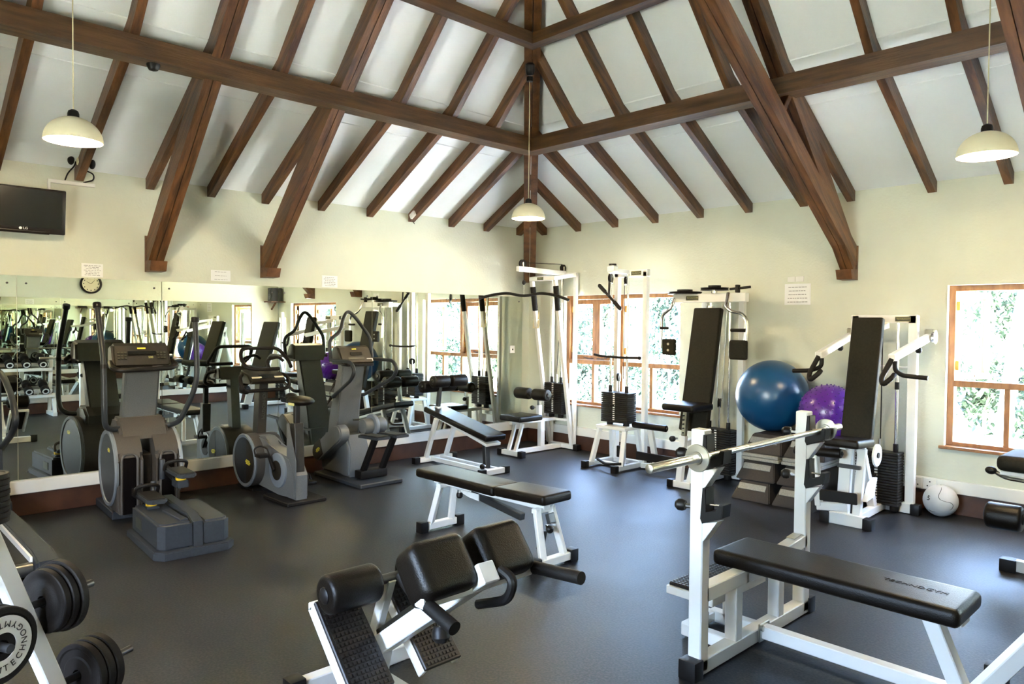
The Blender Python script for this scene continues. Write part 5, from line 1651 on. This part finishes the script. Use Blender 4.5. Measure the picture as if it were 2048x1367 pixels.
for dx in (0.25, 1.7):
    feet(tm, [(dx, -5.81), (dx, -6.44)], (0.08, 0.08, 0.035))

# ================================================================== BALLS, STEPS
def step(label, x, y0, z, w, tx):
    t = thing('aerobic_step', label, 'aerobic step', (x, y0 + 0.3, z), group='aerobic steps stacked by the wall')
    h = 0.165
    ln = 0.68
    b = bmesh.new()
    mb = MB()
    i = 0.05
    vs = [(x - w / 2, y0, z), (x + w / 2, y0, z), (x + w / 2, y0 + ln, z), (x - w / 2, y0 + ln, z),
          (x - w / 2 + i, y0 + 0.10, z + h), (x + w / 2 - i, y0 + 0.10, z + h), (x + w / 2 - i, y0 + ln - 0.06, z + h), (x - w / 2 + i, y0 + ln - 0.06, z + h)]
    mb.poly(vs, [(0, 1, 2, 3), (4, 5, 6, 7), (0, 1, 5, 4), (1, 2, 6, 5), (2, 3, 7, 6), (3, 0, 4, 7)])
    bmesh.ops.bevel(mb.bm, geom=list(mb.bm.edges), offset=0.008, segments=2, affect='EDGES')
    mb.build('body', 'step_side', t)
    # light rubber strip lying on the sloped end
    nrm = V((0, -h, 0.10)).normalized()
    c = V((x - 0.01, y0 + 0.068, z + h * 0.68)) + nrm * 0.002
    rot = M((V((1, 0, 0)), nrm.cross(V((1, 0, 0))), nrm)).transposed()
    MB().box(c, (w - 0.11, 0.055, 0.008), 0.002, rot=rot).build('grip_strip', 'step_top', t)
    return t


for k, (x, nm) in enumerate(((3.61, 'left'), (3.985, 'right'))):
    for j, (y0, z) in enumerate(((-0.88, 0.0), (-0.80, 0.167), (-0.72, 0.395))):
        lv = ('lowest', 'middle', 'topmost')[j]
        step('%s dark aerobic step of the %s stack under the balls' % (lv, nm), x + (0.0 if j < 2 else 0.02), y0 + 0.01 * k, z + (0.001 if j else 0), 0.365, 0)
    rs = thing('step_riser', 'light grey riser block inside the %s stack of steps' % nm, 'riser', (x, -0.45, 0.335), group='risers in the step stacks')
    MB().span((x - 0.165, -0.73, 0.334), (x + 0.185, -0.12, 0.362), 0.004).build('lower_slab', 'step_top', rs)
    MB().span((x - 0.155, -0.73, 0.365), (x + 0.18, -0.12, 0.394), 0.004).build('upper_slab', 'step_top', rs)

bb = thing('exercise_ball', 'large glossy blue exercise ball on the steps against the wall', 'exercise ball', (3.545, -0.36, 0.56))
MB().sphere((3.545, -0.365, 0.889), 0.327, u=56, v=36).build('skin', 'ball_blue', bb, 180)
MB().cyl((3.545, -0.69, 0.86), (3.545, -0.694, 0.86), 0.012, seg=14).build('valve', 'ball_blue', bb)
pbl = thing('massage_ball', 'purple knobbly massage ball behind the shoulder press', 'exercise ball', (4.13, -0.52, 0.56))
pc = V((4.13, -0.52, 0.802))
MB().sphere(pc, 0.235, u=48, v=30).build('skin', 'ball_purple', pbl, 180)
mb = MB()
N = 300
for k in range(N):
    z = 1 - 2 * (k + 0.5) / N
    a = k * 2.399963
    d = V((math.sqrt(1 - z * z) * cos(a), math.sqrt(1 - z * z) * sin(a), z))
    mb.lathe([(0.0085, -0.003), (0.006, 0.006), (0.0, 0.008)], pc + d * 0.235, d, 6)
mb.build('knob', 'spike_purple', pbl, 60, kind='stuff')
mbl = thing('medicine_ball', 'white medicine ball marked 5 on the floor under the right window', 'medicine ball', (4.905, -0.165, 0))
MB().sphere((4.905, -0.165, 0.128), 0.128, u=40, v=26).build('skin', 'ball_white', mbl, 180)
dv = (V((6.75, -6.79, 0.9)) - V((4.905, -0.165, 0.128))).normalized()
sd_ = V((0, 0, 1)).cross(dv).normalized()


def onball(az, elv):
    d = M.Rotation(az, 3, 'Z') @ V((dv.x, dv.y, 0)).normalized()
    d = (d * cos(elv) + V((0, 0, 1)) * sin(elv)).normalized()
    return V((4.905, -0.165, 0.128)) + d * 0.1285, d


pts = [onball(R(a), R(e))[0] for a, e in ((-5, 88), (4, 60), (0, 45), (-8, 30), (-5, 15), (15, 8), (35, 5), (45, -5), (40, -20), (10, -32), (-25, -38), (-50, -35))]
MB().tube(pts, 0.0022, 6, 0.03).build('seam', 'ink_black', mbl)
lp, ld = onball(R(-42), R(12))
lettering('5', 0.055, 'ink_black', mbl, facing(lp, ld), 'number', 0.002)

# ================================================================== DUMBBELL RACK on the opposite wall (seen in the mirror)
dr = thing('dumbbell_rack', 'white tiered dumbbell rack by the opposite wall, seen in the mirror', 'rack', (6.75, -4.75, 0))
for y in (-5.6, -4.0):
    MB().bar((6.95, y, 0.02), (6.80, y, 0.95), 0.05).bar((6.55, y, 0.03), (7.02, y, 0.03), 0.06).bar((6.58, y, 0.04), (6.66, y, 0.36), 0.05).build('side_frame', 'white_metal', dr)
for (x, z) in ((6.66, 0.36), (6.82, 0.77)):
    for dx in (-0.07, 0.07):
        MB().bar((x + dx, -5.6, z + dx * 0.5), (x + dx, -4.0, z + dx * 0.5), 0.03, 0.05).build('shelf_rail', 'white_metal', dr)
k = 0
for r_, (x, z) in enumerate(((6.66, 0.40), (6.82, 0.81))):
    for j in range(7):
        y = -5.45 + j * 0.22
        t = thing('dumbbell', '%s dumbbell from the left on the %s shelf of the mirrored rack' % (('first', 'second', 'third', 'fourth', 'fifth', 'sixth', 'seventh')[j], ('lower', 'upper')[r_]), 'dumbbell', (x, y, z + 0.04), group='dumbbells on the rack')
        d = V((0.9, 0, 0.42)).normalized()
        c = V((x, y, z + 0.065))
        MB().cyl(c - d * 0.12, c + d * 0.12, 0.016, seg=12).build('handle', 'chrome', t)
        for s_ in (-1, 1):
            h = MB().cyl(c + d * (0.055 * s_), c + d * (0.145 * s_), 0.062, seg=24, bevel=0.006).build('head', 'black_rubber', t)
            MB().lathe([(0.030, 0), (0.048, 0), (0.048, 0.002), (0.030, 0.002)], c + d * (0.1455 * s_), d * s_, 24, True).build('face_ring', 'plate_white', h)
